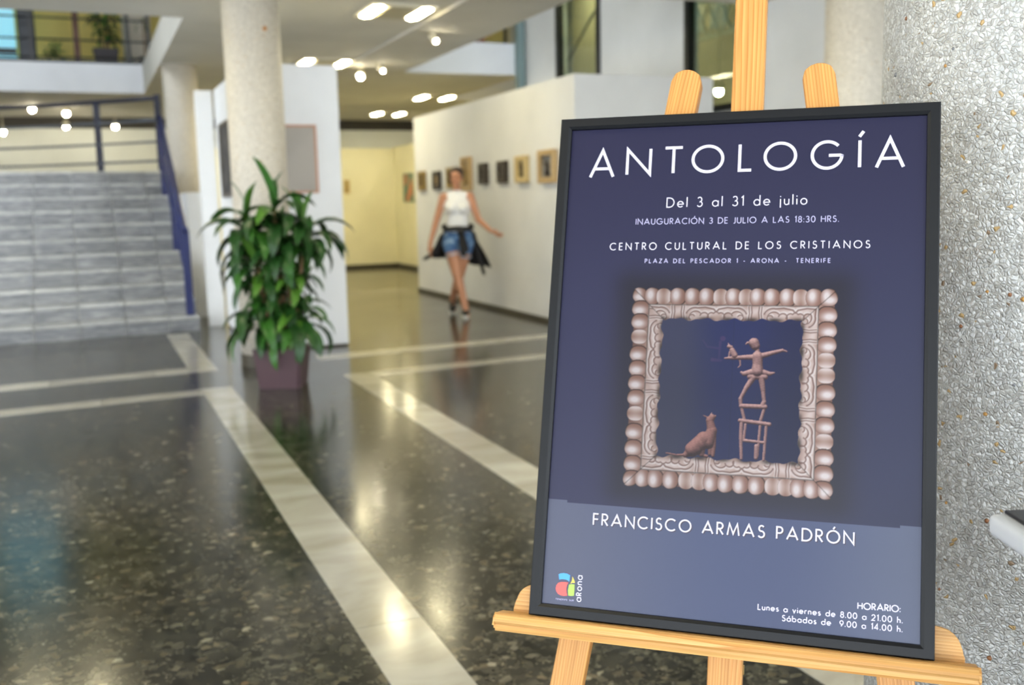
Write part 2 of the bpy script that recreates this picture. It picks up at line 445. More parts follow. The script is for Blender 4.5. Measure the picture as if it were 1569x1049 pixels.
# ---- columns
def column(x, y, r, z1, m, label, skirt=True, n=64, z0=0):
    e = empty('round_column', (x, y, z0)); tag(e, label, 'column')
    bm = bmesh.new(); cyl(bm, (0, 0, .1 if skirt else 0), (0, 0, z1 - z0), r, n=n)
    me = mesh_of(bm)
    for p in me.polygons:
        if abs(p.normal.z) < .5: p.use_smooth = True
    link('shaft', me, m, e)
    if skirt:
        bm = bmesh.new(); cyl(bm, (0, 0, 0), (0, 0, .1), r + .008, n=n); obj('skirting_ring', bm, M_base, e)
    return e
mc = column(1.315, 8.32, .222, CZ, M_peb2, 'pale round concrete column rising behind the potted plant')
bm = bmesh.new(); bmesh.ops.create_icosphere(bm, subdivisions=2, radius=.02)
o = obj('brown_stone', bm, mat('rust_stone', (176, 120, 62), .5), mc, True); o.location = (.07, -.212, 2.66); o.scale = (1, .4, 1)
column(1.31, 14.55, .222, CZ, M_peb2, 'farthest beige round column, beyond the top of the stair handrail')
column(5.32, 5.95, .24, CZ, M_peb2, 'blurred off-white round column right of the easel mast, behind the pebbled pillar')
e = column(1.445, 1.165, .262, CZ, M_peb, 'large pillar of exposed pebble concrete close behind the easel', skirt=False, n=128)
M_stone = [mat('ochre_pebble', (178, 134, 72), .4), mat('brown_pebble', (132, 88, 54), .4), mat('grey_pebble', (120, 122, 124), .4), mat('pale_pebble', (222, 220, 212), .4)]
rs = random.Random(3)
for k in range(70):       # pebbles that stand out of the pillar face, each its own stone
    th = math.radians(rs.uniform(150, 320)); z = rs.uniform(.5, 1.75); s = rs.uniform(.0022, .0046)
    bm = bmesh.new(); bmesh.ops.create_icosphere(bm, subdivisions=1, radius=1)
    for v in bm.verts: v.co *= rs.uniform(.8, 1.2)
    for v in bm.verts: v.co = Vector((v.co.x * s * .5, v.co.y * s * rs.uniform(.9, 1.), v.co.z * s))
    o = obj('pebble', bm, M_stone[rs.choice((0, 0, 0, 1, 1, 2, 3, 3))], e, True)
    o.location = (.262 * math.cos(th), .262 * math.sin(th), z); o.rotation_euler = (rs.uniform(-.6, .6), 0, th)
# ---- ceiling lights
def fixture(x, y, label, z=CZ, group='ceiling light fittings over the hall', wide=.6):
    e = empty('ceiling_light', (x, y, z)); tag(e, label, 'ceiling light', None)
    bm = bmesh.new(); box(bm, -.34, .34, -.34, .34, -.022, 0)
    obj('housing', bm, M_lampw, e)
    obj('louvre', bxm(-.15, .15, -.3, .3, -.03, -.022), M_louv, e)
    for s in (-1, 1):
        bm = bmesh.new(); xx = s * .245
        box(bm, xx - .055, xx + .055, -.31, .31, -.034, -.022)
        bmesh.ops.bevel(bm, geom=[ed for ed in bm.edges if abs((ed.verts[0].co - ed.verts[1].co).z) > .005], offset=.045, segments=4, affect='EDGES')
        obj('tube', bm, M_tubes, e)
    return e
fixture(3.0, 9.93, 'twin-tube ceiling light nearest the camera, at the top of the picture')
fixture(3.1, 13.68, 'twin-tube ceiling light just right of the round column top')
fixture(6.02, 17.72, 'right-hand twin-tube ceiling light above the far end of the gallery wall')
fixture(6.12, 21.1, 'farthest twin-tube ceiling light, low and left of its neighbour')
for k, (x, y) in enumerate(((3.0, 6.2), (3.0, 2.5), (-.45, 9.1), (-.45, 5.4), (-4.0, 5.4), (-4.0, 9.1), (-.45, 1.7), (3.0, 17.4), (3.0, 21.0), (-4.0, 16.0), (-4.0, 21.0), (3.1, 15.0), (3.45, 16.9), (3.0, 18.9))):  # unseen fittings added to brighten the hall; one follows a floor reflection
    fixture(x, y, ('twin-tube ceiling light out of view, added for its light and its glow on the floor'), group=None)['group'] = 'ceiling lights added out of view'

for y_ in (12.0, 14.4):  # added fittings, there to lighten the corridor
    tag(fixture(7.2, y_, 'x', 4.8), 'twin-tube ceiling light added to brighten the corridor behind the %s' % ('right window' if y_ < 10 else 'left window' if y_ < 13 else 'glazed post, farthest along'), 'ceiling light')
def spotlight(x, y, z, yaw, label, mz=CZ - .03, r=.045, lit=True, reach=.11):
    e = empty('spotlight', (x, y, mz), yaw); tag(e, label, 'spotlight')
    bm = bmesh.new(); cyl(bm, (0, 0, 0), (0, 0, -.025), .035); obj('mount', bm, M_lampw, e)
    bm = bmesh.new(); cyl(bm, (0, 0, -.025), (0, 0, z - mz + .03), .008, n=8); obj('stem', bm, M_lampw, e)
    zz = z - mz
    d = Vector((.8, 0, -.6)); p = Vector((0, 0, zz))
    bm = bmesh.new(); cyl(bm, p - d * .07, p + d * .05, .032, r + .012, n=20); obj('lamp_head', bm, M_lampw, e)
    bm = bmesh.new(); bmesh.ops.create_uvsphere(bm, u_segments=16, v_segments=10, radius=r)
    bmesh.ops.translate(bm, verts=bm.verts, vec=p + d * .055)
    obj('bulb', bm, M_spotb, e, True)
    return e
spotlight(3.66, 13.9, 3.07, -2.0, 'lit spotlight directly under the ceiling band end, left one of the far pair', r=.042)
spotlight(3.84, 13.5, 3.10, -1.3, 'lit spotlight with cream head, right one of the far pair', r=.022)
spotlight(3.72, 10.9, 3.10, -1.3, 'lit spotlight with cream head nearer the camera, right of the top tube light', r=.022)
for x, y, z, lb in ((7.2, 10.45, 2.58, 'round lit lamp low in the corridor window just left of the easel mast'), (-.76, 20.45, 3.15, 'round lit downlight left of centre above the stair landing'),
                    (-.2, 20.9, 3.12, 'upper one of the two round lamps stacked beside the rail post'),
                    (-.24, 22.2, 2.98, 'lower one of the two round lamps stacked beside the rail post'),
                    (.68, 22.2, 2.98, 'round lit lamp nearest the stair corner post'),
                    (-1.38, 22.2, 2.86, 'round lit lamp at the left edge above the landing rail')):
    top = 4.8 if x > 7 else CZ
    e = empty('pendant_lamp', (x, y, top)); tag(e, lb, 'lamp')
    bm = bmesh.new(); cyl(bm, (0, 0, 0), (0, 0, z - top + .05), .008, n=8); obj('cable', bm, M_lampw, e)
    bm = bmesh.new(); lathe(bm, [(.02, .09), (.05, .06), (.075, 0), (.07, -.005)], (0, 0, z - top), 20); obj('lamp_shade', bm, M_lampw, e, True)
    bm = bmesh.new(); bmesh.ops.create_uvsphere(bm, u_segments=16, v_segments=10, radius=.05)
    bmesh.ops.translate(bm, verts=bm.verts, vec=(0, 0, z - top - .03)); obj('bulb', bm, M_spotb, e, True)

# ------------------------------------------------------------------ staircase
SX0, SX1 = -2.35, 1.03
NR, RI, TR, SY = 11, .161, .30, 10.87
st = empty('staircase', (0, 0, 0)); tag(st, 'broad staircase of blue-grey marble slabs rising to a landing on the left', 'staircase')
joints = [-2.35, -1.88, -1.44, -1.0, -.565, -.145, .30, .72, 1.03]
for k in range(NR):
    y0 = SY + k * TR; z1 = (k + 1) * RI
    bm = bmesh.new(); yb = y0 + TR if k < NR - 1 else 15.6
    box(bm, SX0, SX1, y0 + .02, yb + .02, 0, z1 - .03, shear=SH)
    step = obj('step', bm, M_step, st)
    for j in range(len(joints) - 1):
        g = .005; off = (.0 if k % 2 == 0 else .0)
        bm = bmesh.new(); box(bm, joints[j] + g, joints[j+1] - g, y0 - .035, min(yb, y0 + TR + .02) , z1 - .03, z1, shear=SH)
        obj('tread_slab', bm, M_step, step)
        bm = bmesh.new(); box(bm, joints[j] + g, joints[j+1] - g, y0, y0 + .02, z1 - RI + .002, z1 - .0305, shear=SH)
        obj('riser_slab', bm, M_step_shade, step)
LZ = NR * RI
# balustrade: landing curve + stair flight
ra = empty('balustrade', (0, 0, 0)); tag(ra, 'navy metal balustrade curving over the landing and running down the stairs', 'railing')
arc = []
for i in range(15):
    t = i / 14
    x = .93 - t * 3.3; arc.append((x, 13.6 + 2.1 * math.sin(t * PI * .5), 0))
def rail(pts, z, r, m, nm='rail'):
    bm = bmesh.new(); tube(bm, [(p[0], p[1], p[2] + z) for p in pts], r); return obj(nm, bm, m, ra, True)
rail(arc, LZ + .90, .026, M_navyd, 'handrail')
for h in (.63, .36, .12): rail(arc, LZ + h, .016, M_steel)
def flat_post(x, y, z, h, m, w=.075, nm='post'):
    bm = bmesh.new(); box(bm, x - w/2, x + w/2, y - .02, y + .02, z, z + h)
    return obj(nm, bm, m, ra)
for i in (3, 11): flat_post(arc[i][0], arc[i][1], LZ, .90, M_navyd, .085)
flat_post(.93, 13.6, LZ, .94, M_navyd, .08)
xs = .945
def sy(k): return SY + SH * xs + k * TR + .12
flight = [(xs, sy(0) , 1 * RI), (xs, sy(10) , 11 * RI)]
rail([(xs, flight[0][1] - .05, flight[0][2] - .02), flight[0], flight[1], (.93, 13.6, LZ + .0)], .92, .03, M_navy, 'handrail')
for h in (.70, .50, .30): rail([flight[0], flight[1]], h, .018, M_navy)
for k in (0, 4, 8): flat_post(xs, sy(k), (k + 1) * RI, .90, M_navy, .08)

# ------------------------------------------------------------------ upper floor, left well
ur = empty('upper_balustrade', (0, 18.3, UZ)); tag(ur, 'dark metal railing along the upper gallery edge above the stairs', 'railing')
for h in (.12, .40, .74, 1.0):
    bm = bmesh.new(); tube(bm, [(-4, 0, h), (1.2, 0, h)], .016 if h < 1 else .025); obj('rail', bm, M_mull, ur)
for x in (-3.4, -1.9, -.62, .86, 1.18):
    obj('post', bxm(x - .025, x + .025, -.02, .02, .02, 1.0), M_mull, ur)
bm = bmesh.new(); box(bm, -4, 1.2, -.06, -.02, .02, .075); obj('toe_board', bm, M_mull, ur)
o = obj('wooden_post', bxm(.02, .12, 18.9, 19.0, UZ, RZ), mat('red_brown_timber', (96, 58, 34), .5)); tag(o, 'red-brown timber post upright on the upper gallery', 'post')
o = obj('steel_post', bxm(-.82, -.56, 18.9, 19.1, UZ, RZ, bevel=.02), mat('dark_blue_steel', (26, 32, 42), .35)); tag(o, 'broad dark steel post at the upper left beside the blue window', 'post')
w = empty('window_4', (-1.9, 20.9, UZ)); w['kind'] = 'structure'
obj('window_frame', bxm(-.2, .95, -.03, .03, .5, .6), M_mull, w)
obj('pane', bxm(-.2, .95, 0, .01, .0, 2.8), mat('glowing_blue_glass', (120, 190, 210), .1, emit=(150, 215, 235), estr=.55), w)  # pane emits by itself, in place of daylight behind it
column(1.08, 19.7, .25, RZ, M_peb2, 'pale round column on the upper gallery at the right end of its railing', skirt=False, z0=UZ)

M_leaf = [mat('leaf_green_%s' % n, c, .38, .4) for n, c in (('deep', (34, 72, 28)), ('mid', (52, 100, 36)), ('bright', (80, 124, 44)))]
def leaf_mesh(L, W, arch, seg=7, fold=.22, curl=0.):
    bm = bmesh.new(); rows = []
    x = z = 0.; a = arch[0]
    for i in range(seg + 1):
        t = i / seg
        w_ = W * (math.sin(PI * min(1, t * .93 + .07)) ** .62) * (1 if t < .99 else .05)
        sw = curl * math.sin(t * 3)
        rows.append([bm.verts.new((x, -w_/2 + sw, z + fold * w_)), bm.verts.new((x, sw, z)), bm.verts.new((x, w_/2 + sw, z + fold * w_))])
        a = arch[0] + (arch[1] - arch[0]) * t
        x += math.cos(a) * L / seg; z += math.sin(a) * L / seg
    for A, B in zip(rows, rows[1:]):
        bm.faces.new((A[0], A[1], B[1], B[0])); bm.faces.new((A[1], A[2], B[2], B[1]))
    me = bpy.data.meshes.new('leaf'); bm.to_mesh(me); bm.free(); me.shade_smooth(); return me
def potted(name, loc, label, cat, crowns, leafL, leafW, pot, rnd, potmat, cane=True):
    e = empty(name, loc); tag(e, label, cat)
    hw0, hw1, hh = pot
    bm = bmesh.new()
    A = [bm.verts.new((sx * hw0, sy_ * hw0, 0)) for sx, sy_ in ((-1, -1), (1, -1), (1, 1), (-1, 1))]
    B = [bm.verts.new((sx * hw1, sy_ * hw1, hh)) for sx, sy_ in ((-1, -1), (1, -1), (1, 1), (-1, 1))]
    i1 = hw1 - .02
    C_ = [bm.verts.new((sx * i1, sy_ * i1, hh)) for sx, sy_ in ((-1, -1), (1, -1), (1, 1), (-1, 1))]
    D = [bm.verts.new((sx * i1 * .97, sy_ * i1 * .97, hh - .05)) for sx, sy_ in ((-1, -1), (1, -1), (1, 1), (-1, 1))]
    bm.faces.new(A[::-1]); bm.faces.new(D)
    for P_, Q in ((A, B), (B, C_), (C_, D)):
        for i in range(4): bm.faces.new((P_[i], P_[(i+1) % 4], Q[(i+1) % 4], Q[i]))
    bmesh.ops.bevel(bm, geom=[ed for ed in bm.edges if abs(ed.verts[0].co.z - ed.verts[1].co.z) > .1], offset=.02, segments=3, affect='EDGES')
    pt = obj('plant_pot', bm, potmat, e, False)
    obj('soil', bxm(-i1 * .95, i1 * .95, -i1 * .95, i1 * .95, hh - .06, hh - .045), mat('potting_soil', (50, 38, 28), .9), e)
    lib = []
    for i in range(10):
        me = leaf_mesh(leafL * rnd.uniform(.8, 1.15), leafW * rnd.uniform(.85, 1.15), (rnd.uniform(.5, 1.0), rnd.uniform(-1.5, -.9)), curl=rnd.uniform(-.03, .03))
        me.materials.append(M_leaf[i % 3 if i % 3 < 2 or rnd.random() < .3 else 0]); lib.append(me)
    for i in range(3):
        me = leaf_mesh(leafL * rnd.uniform(.7, .9), leafW * .8, (1.45, .7)); me.materials.append(M_leaf[2 if i == 0 else 1]); lib.append(me)
    M_cane = mat('cane_bark', (132, 104, 72), .7)
    for (x, y, z, n, sc, az) in crowns:
        if cane:
            bm = bmesh.new()
            bx_, by_ = max(-i1*.6, min(i1*.6, x * .4)), max(-i1*.6, min(i1*.6, y * .4))
            tube(bm, [(bx_, by_, hh - .06), ((x + bx_)/2, (y + by_)/2, (z + hh)/2), (x, y, z + .04)], [.018, .015, .012]); obj('cane', bm, M_cane, e, True)
        for i in range(n):
            t = i / n
            me = lib[rnd.randrange(10)] if t < .84 else lib[10 + rnd.randrange(3)]
            o = link('leaf', me, None, e)
            o.location = (x + rnd.uniform(-.01, .01), y + rnd.uniform(-.01, .01), z - .10 + .14 * t)
            yaw = i * 2.39996 + az
            if az > 50: yaw = rnd.uniform(-1.3, 1.3) + (az - 100)
            pitch = rnd.uniform(-.2, .3) + (.75 - t * .95)
            o.rotation_euler = (rnd.uniform(-.3, .3), pitch, yaw)
            s = sc * rnd.uniform(.85, 1.12); o.scale = (s, s, s)
    return e
rp = random.Random(11)
YA = -.40     # yaw of the plant's own frame so that its x axis is square to the hall diagonal
plant = potted('potted_plant', (1.235, 7.24, 0), 'tall bushy green corn plant in a square purple-brown pot in front of the column', 'plant',
    [(0.0, 0, 1.25, 22, 1.1, 0), (-.20, .04, 1.12, 24, 1.05, 1), (.20, .05, 1.10, 22, 1.05, 2), (-.13, -.05, .86, 20, .9, 3), (.10, -.03, .80, 16, .8, 4),
     (-.03, .02, .64, 24, .95, 5), (.13, 0, .52, 22, .95, 6), (-.13, 0, .50, 22, .95, 1.5), (.02, -.08, .44, 16, .8, 2.2), (.04, .03, 1.0, 18, .9, .4)],
    .38, .088, (.148, .176, .285), rp, mat('purple_brown_plastic', (82, 60, 66), .45))
plant.rotation_euler = (0, 0, YA)
potted('potted_plant', (.52, 18.85, UZ), 'bushy dark plant in a dark pot behind the upper gallery railing', 'plant',
    [(0, 0, .66, 16, .9, 0), (.10, 0, 1.0, 16, .9, 1), (-.10, 0, .88, 16, .9, 2), (.08, 0, .6, 12, .8, 1)], .36, .07, (.15, .21, .34), rp, mat('dark_pot_plastic', (44, 36, 38), .5))
potted('potted_plant', (-.28, 18.75, UZ), 'low bright green plant standing left of the red-brown post upstairs', 'plant',
    [(0, 0, .30, 16, .8, 0), (.07, 0, .28, 14, .8, 1), (-.07, 0, .28, 14, .8, 2)], .20, .045, (.10, .12, .10), rp, mat('green_pot_plastic', (52, 60, 40), .5), cane=False)
potted('potted_plant', (1.14, 18.62, UZ), 'small leafy plant at the right end of the upper gallery railing', 'plant',
    [(0, 0, .8, 9, .8, 0)], .26, .04, (.08, .10, .2), rp, mat('grey_pot_plastic', (90, 88, 84), .5))

# upper floor, right well: rail, and potted flowers
ur = empty('upper_balustrade', (5.3, 14.62, UZ)); tag(ur, 'thin dark rail on the upper floor edge over the gallery wall', 'railing')
for h in (.03, .5, .95):
    bm = bmesh.new(); tube(bm, [(-.9, 0, h), (.9, 0, h)], .022); obj('rail', bm, M_mull, ur)
for x in (-.85, 0, .85): obj('post', bxm(x - .02, x + .02, -.02, .02, 0, .95), M_mull, ur)
for x, c, nm, lb in ((5.05, (196, 150, 40), 'yellow', 'left of the three flower pots on the upper right floor, yellow blooms'),
                     (5.42, (36, 32, 44), 'dark', 'middle one of the three flower pots on the upper right floor, dark purple blooms'),
                     (5.86, (170, 48, 56), 'red', 'right of the three flower pots on the upper right floor, red blooms')):
    e = empty('flower_pot', (x, 14.95, UZ)); tag(e, lb, 'flower pot')
    bm = bmesh.new(); lathe(bm, [(.06, 0), (.085, .12), (.09, .14)], n=16); obj('pot', bm, mat('terracotta', (120, 74, 54), .7), e)
    bm = bmesh.new()
    for i in range(14):
        a = i * 2.4; r_ = .03 + .009 * i
        cyl(bm, (0, 0, .12), (r_ * math.cos(a), r_ * math.sin(a), .18 + .012 * (i % 5)), .006, .004, n=5)
    obj('stems', bm, M_leaf[0], e)
    bm = bmesh.new()
    for i in range(14):
        a = i * 2.4; r_ = .03 + .009 * i
        g = bmesh.ops.create_icosphere(bm, subdivisions=1, radius=.038)
        bmesh.ops.translate(bm, verts=g['verts'], vec=(r_ * math.cos(a), r_ * math.sin(a), .19 + .012 * (i % 5)))
    obj('blooms', bm, mat(nm + '_petals', c, .6), e)
# corridor behind the windows: stair handrail and pale roof bars
o = None
bm = bmesh.new(); tube(bm, [(7.2, 14.9, 3.25), (7.2, 13.2, 4.35)], .02); o = obj('sloping_handrail', bm, M_steel); tag(o, 'thin sloping grey handrail behind the left upper window', 'handrail')
e = empty('roof_truss', (7.3, 10.3, 3.25)); tag(e, 'pale criss-cross roof truss seen through the window beside the easel mast', 'truss')
M_trs = mat('pale_truss_metal', (236, 234, 220), .4)
for z in (0, .45):
    bm = bmesh.new(); tube(bm, [(0, -1.1, z), (0, 1.1, z)], .035); obj('chord', bm, M_trs, e)
for i in range(8):
    y = -1.0 + i * .26
    bm = bmesh.new(); tube(bm, [(0, y, 0), (0, y + .26, .45)], .026); obj('diagonal', bm, M_trs, e)
    bm = bmesh.new(); tube(bm, [(.02, y + .26, 0), (.02, y, .45)], .026); obj('diagonal', bm, M_trs, e)

# ------------------------------------------------------------------ pictures
def frame_bars(e, w, h, t, d, m, front='-x'):
    """four mitred bars in the y/z plane, wall at x=0, picture faces -x"""
    for (a, b) in (((-w/2, -h/2), (w/2, -h/2)), ((w/2, -h/2), (w/2, h/2)), ((w/2, h/2), (-w/2, h/2)), ((-w/2, h/2), (-w/2, -h/2))):
        a, b = Vector(a), Vector(b); u = (b - a).normalized(); n = Vector((-u.y, u.x))
        poly = [a, b, b - u * t + n * t, a + u * t + n * t]
        bm = bmesh.new(); prism(bm, [tuple(p) for p in poly], -d, 0, axis='x')
        bmesh.ops.bevel(bm, geom=list(bm.edges), offset=min(t, d) * .12, segments=1, affect='EDGES')
        obj('frame_bar', bm, m, e)
def art_mat(name, c1, c2, sc=14.):
    m = mat(name, c1, .6); t = NT(m); c = t.coord(); nz = t.n('ShaderNodeTexNoise', i_Scale=sc, i_Detail=3.0); t.l(c, 0, nz, 'Vector')
    r = t.ramp([(.42, c1), (.58, c2)]); t.l(nz, 'Fac', r, 'Fac'); t.l(r, 0, t.b, 'Base Color'); return m
def picture(x, y, z, w, h, t, d, fm, am, label, group=None, rz=0, figure=None, name='framed_picture'):
    e = empty(name, (x, y, z), rz); tag(e, label, 'picture', group)
    frame_bars(e, w, h, t, d, fm)
    obj('picture_panel', bxm(-d * .45, -.002, -w/2 + t * .9, w/2 - t * .9, -h/2 + t * .9, h/2 - t * .9), am, e)
    if figure:
        fw, fh, m2 = figure
        bm = bmesh.new(); lathe(bm, [(fw * .5, -fh * .5), (fw * .32, -fh * .1), (fw * .5, fh * .15), (fw * .2, fh * .28), (fw * .3, fh * .4), (fw * .1, fh * .5)], (-d * .45 - fw * .3, 0, 0), 12)
        for v in bm.verts: v.co.x = -d * .45 + (v.co.x + d * .45) * .35
        obj('relief_figure', bm, m2, e, True)
    return e
M_gold = mat('dull_gold_frame', (150, 122, 62), .45, metal=.2)
M_dk = mat('dark_brown_frame', (52, 42, 34), .5)
M_tan = mat('tan_wood_frame', (190, 160, 112), .5)
M_crm = mat('cream_gold_frame', (206, 182, 128), .5)
PX = 4.45
picture(PX, 13.69, 1.595, .27, .27, .05, .05, M_gold, art_mat('art_a', (120, 92, 40), (160, 130, 70)), 'small dull gold framed picture, first from the far end of the gallery wall', figure=(.08, .14, M_dk))
picture(PX, 13.03, 1.585, .27, .25, .045, .05, M_dk, art_mat('art_b', (60, 56, 50), (110, 104, 96)), 'small dark framed picture, second from the far end of the gallery wall', figure=(.08, .13, M_tan))
picture(PX, 12.45, 1.60, .28, .27, .05, .05, M_gold, art_mat('art_c', (50, 40, 34), (90, 72, 50)), 'gold framed dark picture directly behind the woman\'s head')
picture(PX, 11.87, 1.635, .31, .42, .045, .05, M_tan, art_mat('art_d', (190, 172, 140), (150, 126, 100)), 'tall narrow tan framed picture just right of the woman\'s head', figure=(.10, .26, M_gold))
picture(PX, 11.29, 1.62, .25, .25, .06, .05, M_dk, art_mat('art_e', (150, 146, 140), (98, 92, 86)), 'dark framed picture with a pale centre, left of the matching dark pair', figure=(.07, .13, M_dk))
picture(PX, 10.69, 1.62, .27, .25, .06, .05, M_dk, art_mat('art_f', (160, 154, 148), (92, 86, 82)), 'dark framed picture with a pale centre, right of the matching dark pair', figure=(.07, .13, M_dk))
picture(PX, 10.12, 1.63, .30, .29, .055, .06, M_crm, art_mat('art_g', (186, 164, 110), (160, 134, 86)), 'cream gold framed picture with a dark standing figure', figure=(.09, .18, M_dk))
picture(PX, 9.46, 1.635, .40, .34, .06, .06, M_tan, art_mat('art_h', (150, 150, 150), (100, 98, 96)), 'tan framed grey picture on the gallery wall at the poster\'s left edge', figure=(.1, .18, M_dk))
picture(5.8, 18.74, 1.58, .60, .55, .02, .03, mat('grey_green_edge', (120, 140, 120), .5), art_mat('art_i', (92, 140, 118), (214, 130, 88), 3.), 'green and orange painting on the side wall at the far end of the hall')
picture(4.80, 19.70, 1.63, .12, .27, .02, .03, M_crm, art_mat('art_j', (196, 170, 100), (170, 140, 80)), 'tiny gold picture on the far cream wall beside the partition edge', rz=PI / 2)
picture(1.66, 9.01, 1.70, .56, .60, .022, .02, mat('copper_frame', (190, 146, 118), .4), art_mat('notice_grey', (168, 162, 154), (176, 170, 162), 2.), 'copper edged grey notice board on the front of the white partition', rz=PI / 2, name='notice_board')
picture(1.34, 10.05, 1.76, 1.45, .74, .035, .03, mat('tarnished_frame', (96, 88, 78), .5), art_mat('dark_art', (46, 44, 46), (82, 80, 80), 8.), 'large dark picture on the left side of the white partition, half behind the column')

# ------------------------------------------------------------------ woman walking
def capsule(bm, p, q, r0, r1, sx=1., sy_=1., n=14):
    """closed tapered limb with rounded ends; sx/sy flatten it across x / y"""
    p, q = Vector(p), Vector(q); d = q - p; L = d.length; d.normalize()
    ref = Vector((1, 0, 0)) if abs(d.x) < .8 else Vector((0, 1, 0))
    b = d.cross(ref).normalized(); a = b.cross(d).normalized()
    prof = []
    for i in range(5): t = i / 4 * PI / 2; prof.append((-r0 * math.cos(t), r0 * math.sin(t)))
    for i in range(5): t = i / 4 * PI / 2; prof.append((L + r1 * math.sin(t), r1 * math.cos(t)))
    rings = []
    for s, r in prof:
        r = max(r, .0004)
        rings.append([bm.verts.new(p + d * s + a * (math.cos(2*PI*k/n) * r * sx) + b * (math.sin(2*PI*k/n) * r * sy_)) for k in range(n)])
    for A, B in zip(rings, rings[1:]):
        for k in range(n): bm.faces.new((A[k], A[(k+1) % n], B[(k+1) % n], B[k]))
    bm.faces.new(rings[0][::-1]); bm.faces.new(rings[-1])
def ellip(bm, c, r, rot=None):
    g = bmesh.ops.create_uvsphere(bm, u_segments=20, v_segments=14, radius=1)
    for v in g['verts']:
        w_ = Vector((v.co.x * r[0], v.co.y * r[1], v.co.z * r[2]))
        if rot is not None: w_ = rot @ w_
        v.co = w_ + Vector(c)
def organic(name, bm, m, parent, voxel=.006, smooth=4):
    o = obj(name, bm, m, parent)
    r = o.modifiers.new('remesh', 'REMESH'); r.mode = 'VOXEL'; r.voxel_size = voxel; r.use_smooth_shade = True
    s = o.modifiers.new('smooth', 'SMOOTH'); s.factor = .5; s.iterations = smooth
    return o
Wm = empty('person', (3.86, 10.68, 0), -.345)     # local x = to the right as seen from the camera, local -y = towards the camera
tag(Wm, 'woman with tied-back hair walking in a white sleeveless top and denim shorts', 'person')
M_skin = mat('tanned_skin', (196, 140, 108), .5)
M_hair = mat('dark_brown_hair', (52, 34, 24), .5)
SHL, SHR = (-.155, 0, 1.345), (.150, 0, 1.35)
ELL, ELR = (-.245, .02, 1.06), (.232, -.03, 1.09)
WRL, WRR = (-.315, -.03, .835), (.365, -.10, .965)
HPL, HPR = (-.085, 0, .83), (.085, 0, .83)
KNL, KNR = (-.02, -.07, .475), (.0, .06, .46)
ANL, ANR = (.065, -.13, .085), (-.085, .34, .155)
bm = bmesh.new()
# torso, neck
ellip(bm, (0, .0, 1.24), (.150, .098, .15)); ellip(bm, (0, .0, 1.08), (.118, .082, .14)); ellip(bm, (0, .01, .90), (.158, .108, .13))
ellip(bm, (-.062, -.075, 1.22), (.058, .052, .058)); ellip(bm, (.062, -.075, 1.22), (.058, .052, .058))
capsule(bm, (-.12, 0, 1.35), (.12, 0, 1.35), .052, .052)
capsule(bm, (0, .01, 1.36), (0, -.005, 1.47), .050, .045)
for A_, B_, C_ in ((SHL, ELL, WRL), (SHR, ELR, WRR)):
    capsule(bm, A_, B_, .047, .036); capsule(bm, B_, C_, .037, .025)
for H_, K_, A_ in ((HPL, KNL, ANL), (HPR, KNR, ANR)):
    capsule(bm, H_, K_, .096, .060); capsule(bm, K_, A_, .056, .037)
    c = Vector(K_).lerp(Vector(A_), .28) + Vector((0, .018, 0)); ellip(bm, c, (.05, .052, .10))
# hands: palm, four unequal bent fingers, thumb from the side of the palm
def hand(bm, w_, d, side, spread):
    w_, d = Vector(w_), Vector(d).normalized(); s = Vector(side); s = (s - d * s.dot(d)).normalized(); n = d.cross(s)
    capsule(bm, w_ + d * .012, w_ + d * .075, .024, .030, 1., .7)
    palm = w_ + d * .082
    for i, L in enumerate((.068, .078, .073, .056)):
        o_ = (i - 1.5) * .0185
        r0 = palm + s * o_; r1 = r0 + (d + s * o_ * spread * 9).normalized() * L * .5; r2 = r1 + (d * .85 + n * .5 + s * o_ * 2).normalized() * L * .5
        capsule(bm, r0, r1, .0088, .0082, n=8); capsule(bm, r1, r2, .0082, .0068, n=8)
    b0 = w_ + d * .025 - s * .020; b1 = b0 + (d * .7 - s * .75).normalized() * .04; b2 = b1 + (d * .95 - s * .2).normalized() * .03
    capsule(bm, b0, b1, .012, .0105, n=8); capsule(bm, b1, b2, .0105, .008, n=8)
hand(bm, WRL, (-.05, -.1, -1), (0, 1, 0), .3)
hand(bm, WRR, (.85, -.15, -.45), (0, .7, -.6), .8)
# feet
capsule(bm, (ANL[0], ANL[1] + .02, .045), (ANL[0] + .015, ANL[1] - .13, .03), .034, .028)
capsule(bm, (ANR[0], ANR[1] + .01, .11), (ANR[0] + .01, ANR[1] - .11, .035), .034, .028)
# head with jaw, nose, lips, ears, brow
hr = Matrix.Rotation(-.25, 3, 'Z')
hc = Vector((0, -.012, 1.565))
def hp(x, y, z): return hc + hr @ Vector((x, y, z))
ellip(bm, hp(0, .008, .018), (.072, .090, .088), hr); ellip(bm, hp(0, -.022, -.045), (.052, .060, .062), hr)
capsule(bm, hp(0, -.082, .012), hp(0, -.098, -.018), .008, .0125); ellip(bm, hp(0, -.079, -.048), (.022, .010, .009), hr)
capsule(bm, hp(-.045, -.070, .030), hp(.045, -.070, .030), .013, .013)
ellip(bm, hp(0, -.066, -.092), (.020, .020, .016), hr)
ellip(bm, hp(-.072, .012, -.012), (.010, .018, .028), hr); ellip(bm, hp(.072, .012, -.012), (.010, .018, .028), hr)
organic('body', bm, M_skin, Wm, .0052, 3)
bm = bmesh.new()
for s in (-1, 1): ellip(bm, hp(s * .029, -.077, .008), (.012, .008, .006), hr)
obj('eyes', bm, mat('eye_dark', (36, 26, 22), .2), Wm, True)
bm = bmesh.new(); ellip(bm, hp(0, -.088, -.050), (.021, .004, .005), hr); obj('lips', bm, mat('lip_red', (168, 86, 80), .4), Wm, True)
bm = bmesh.new()
ellip(bm, hp(0, .020, .042), (.081, .092, .080), hr); ellip(bm, hp(0, .112, .040), (.038, .036, .038), hr)
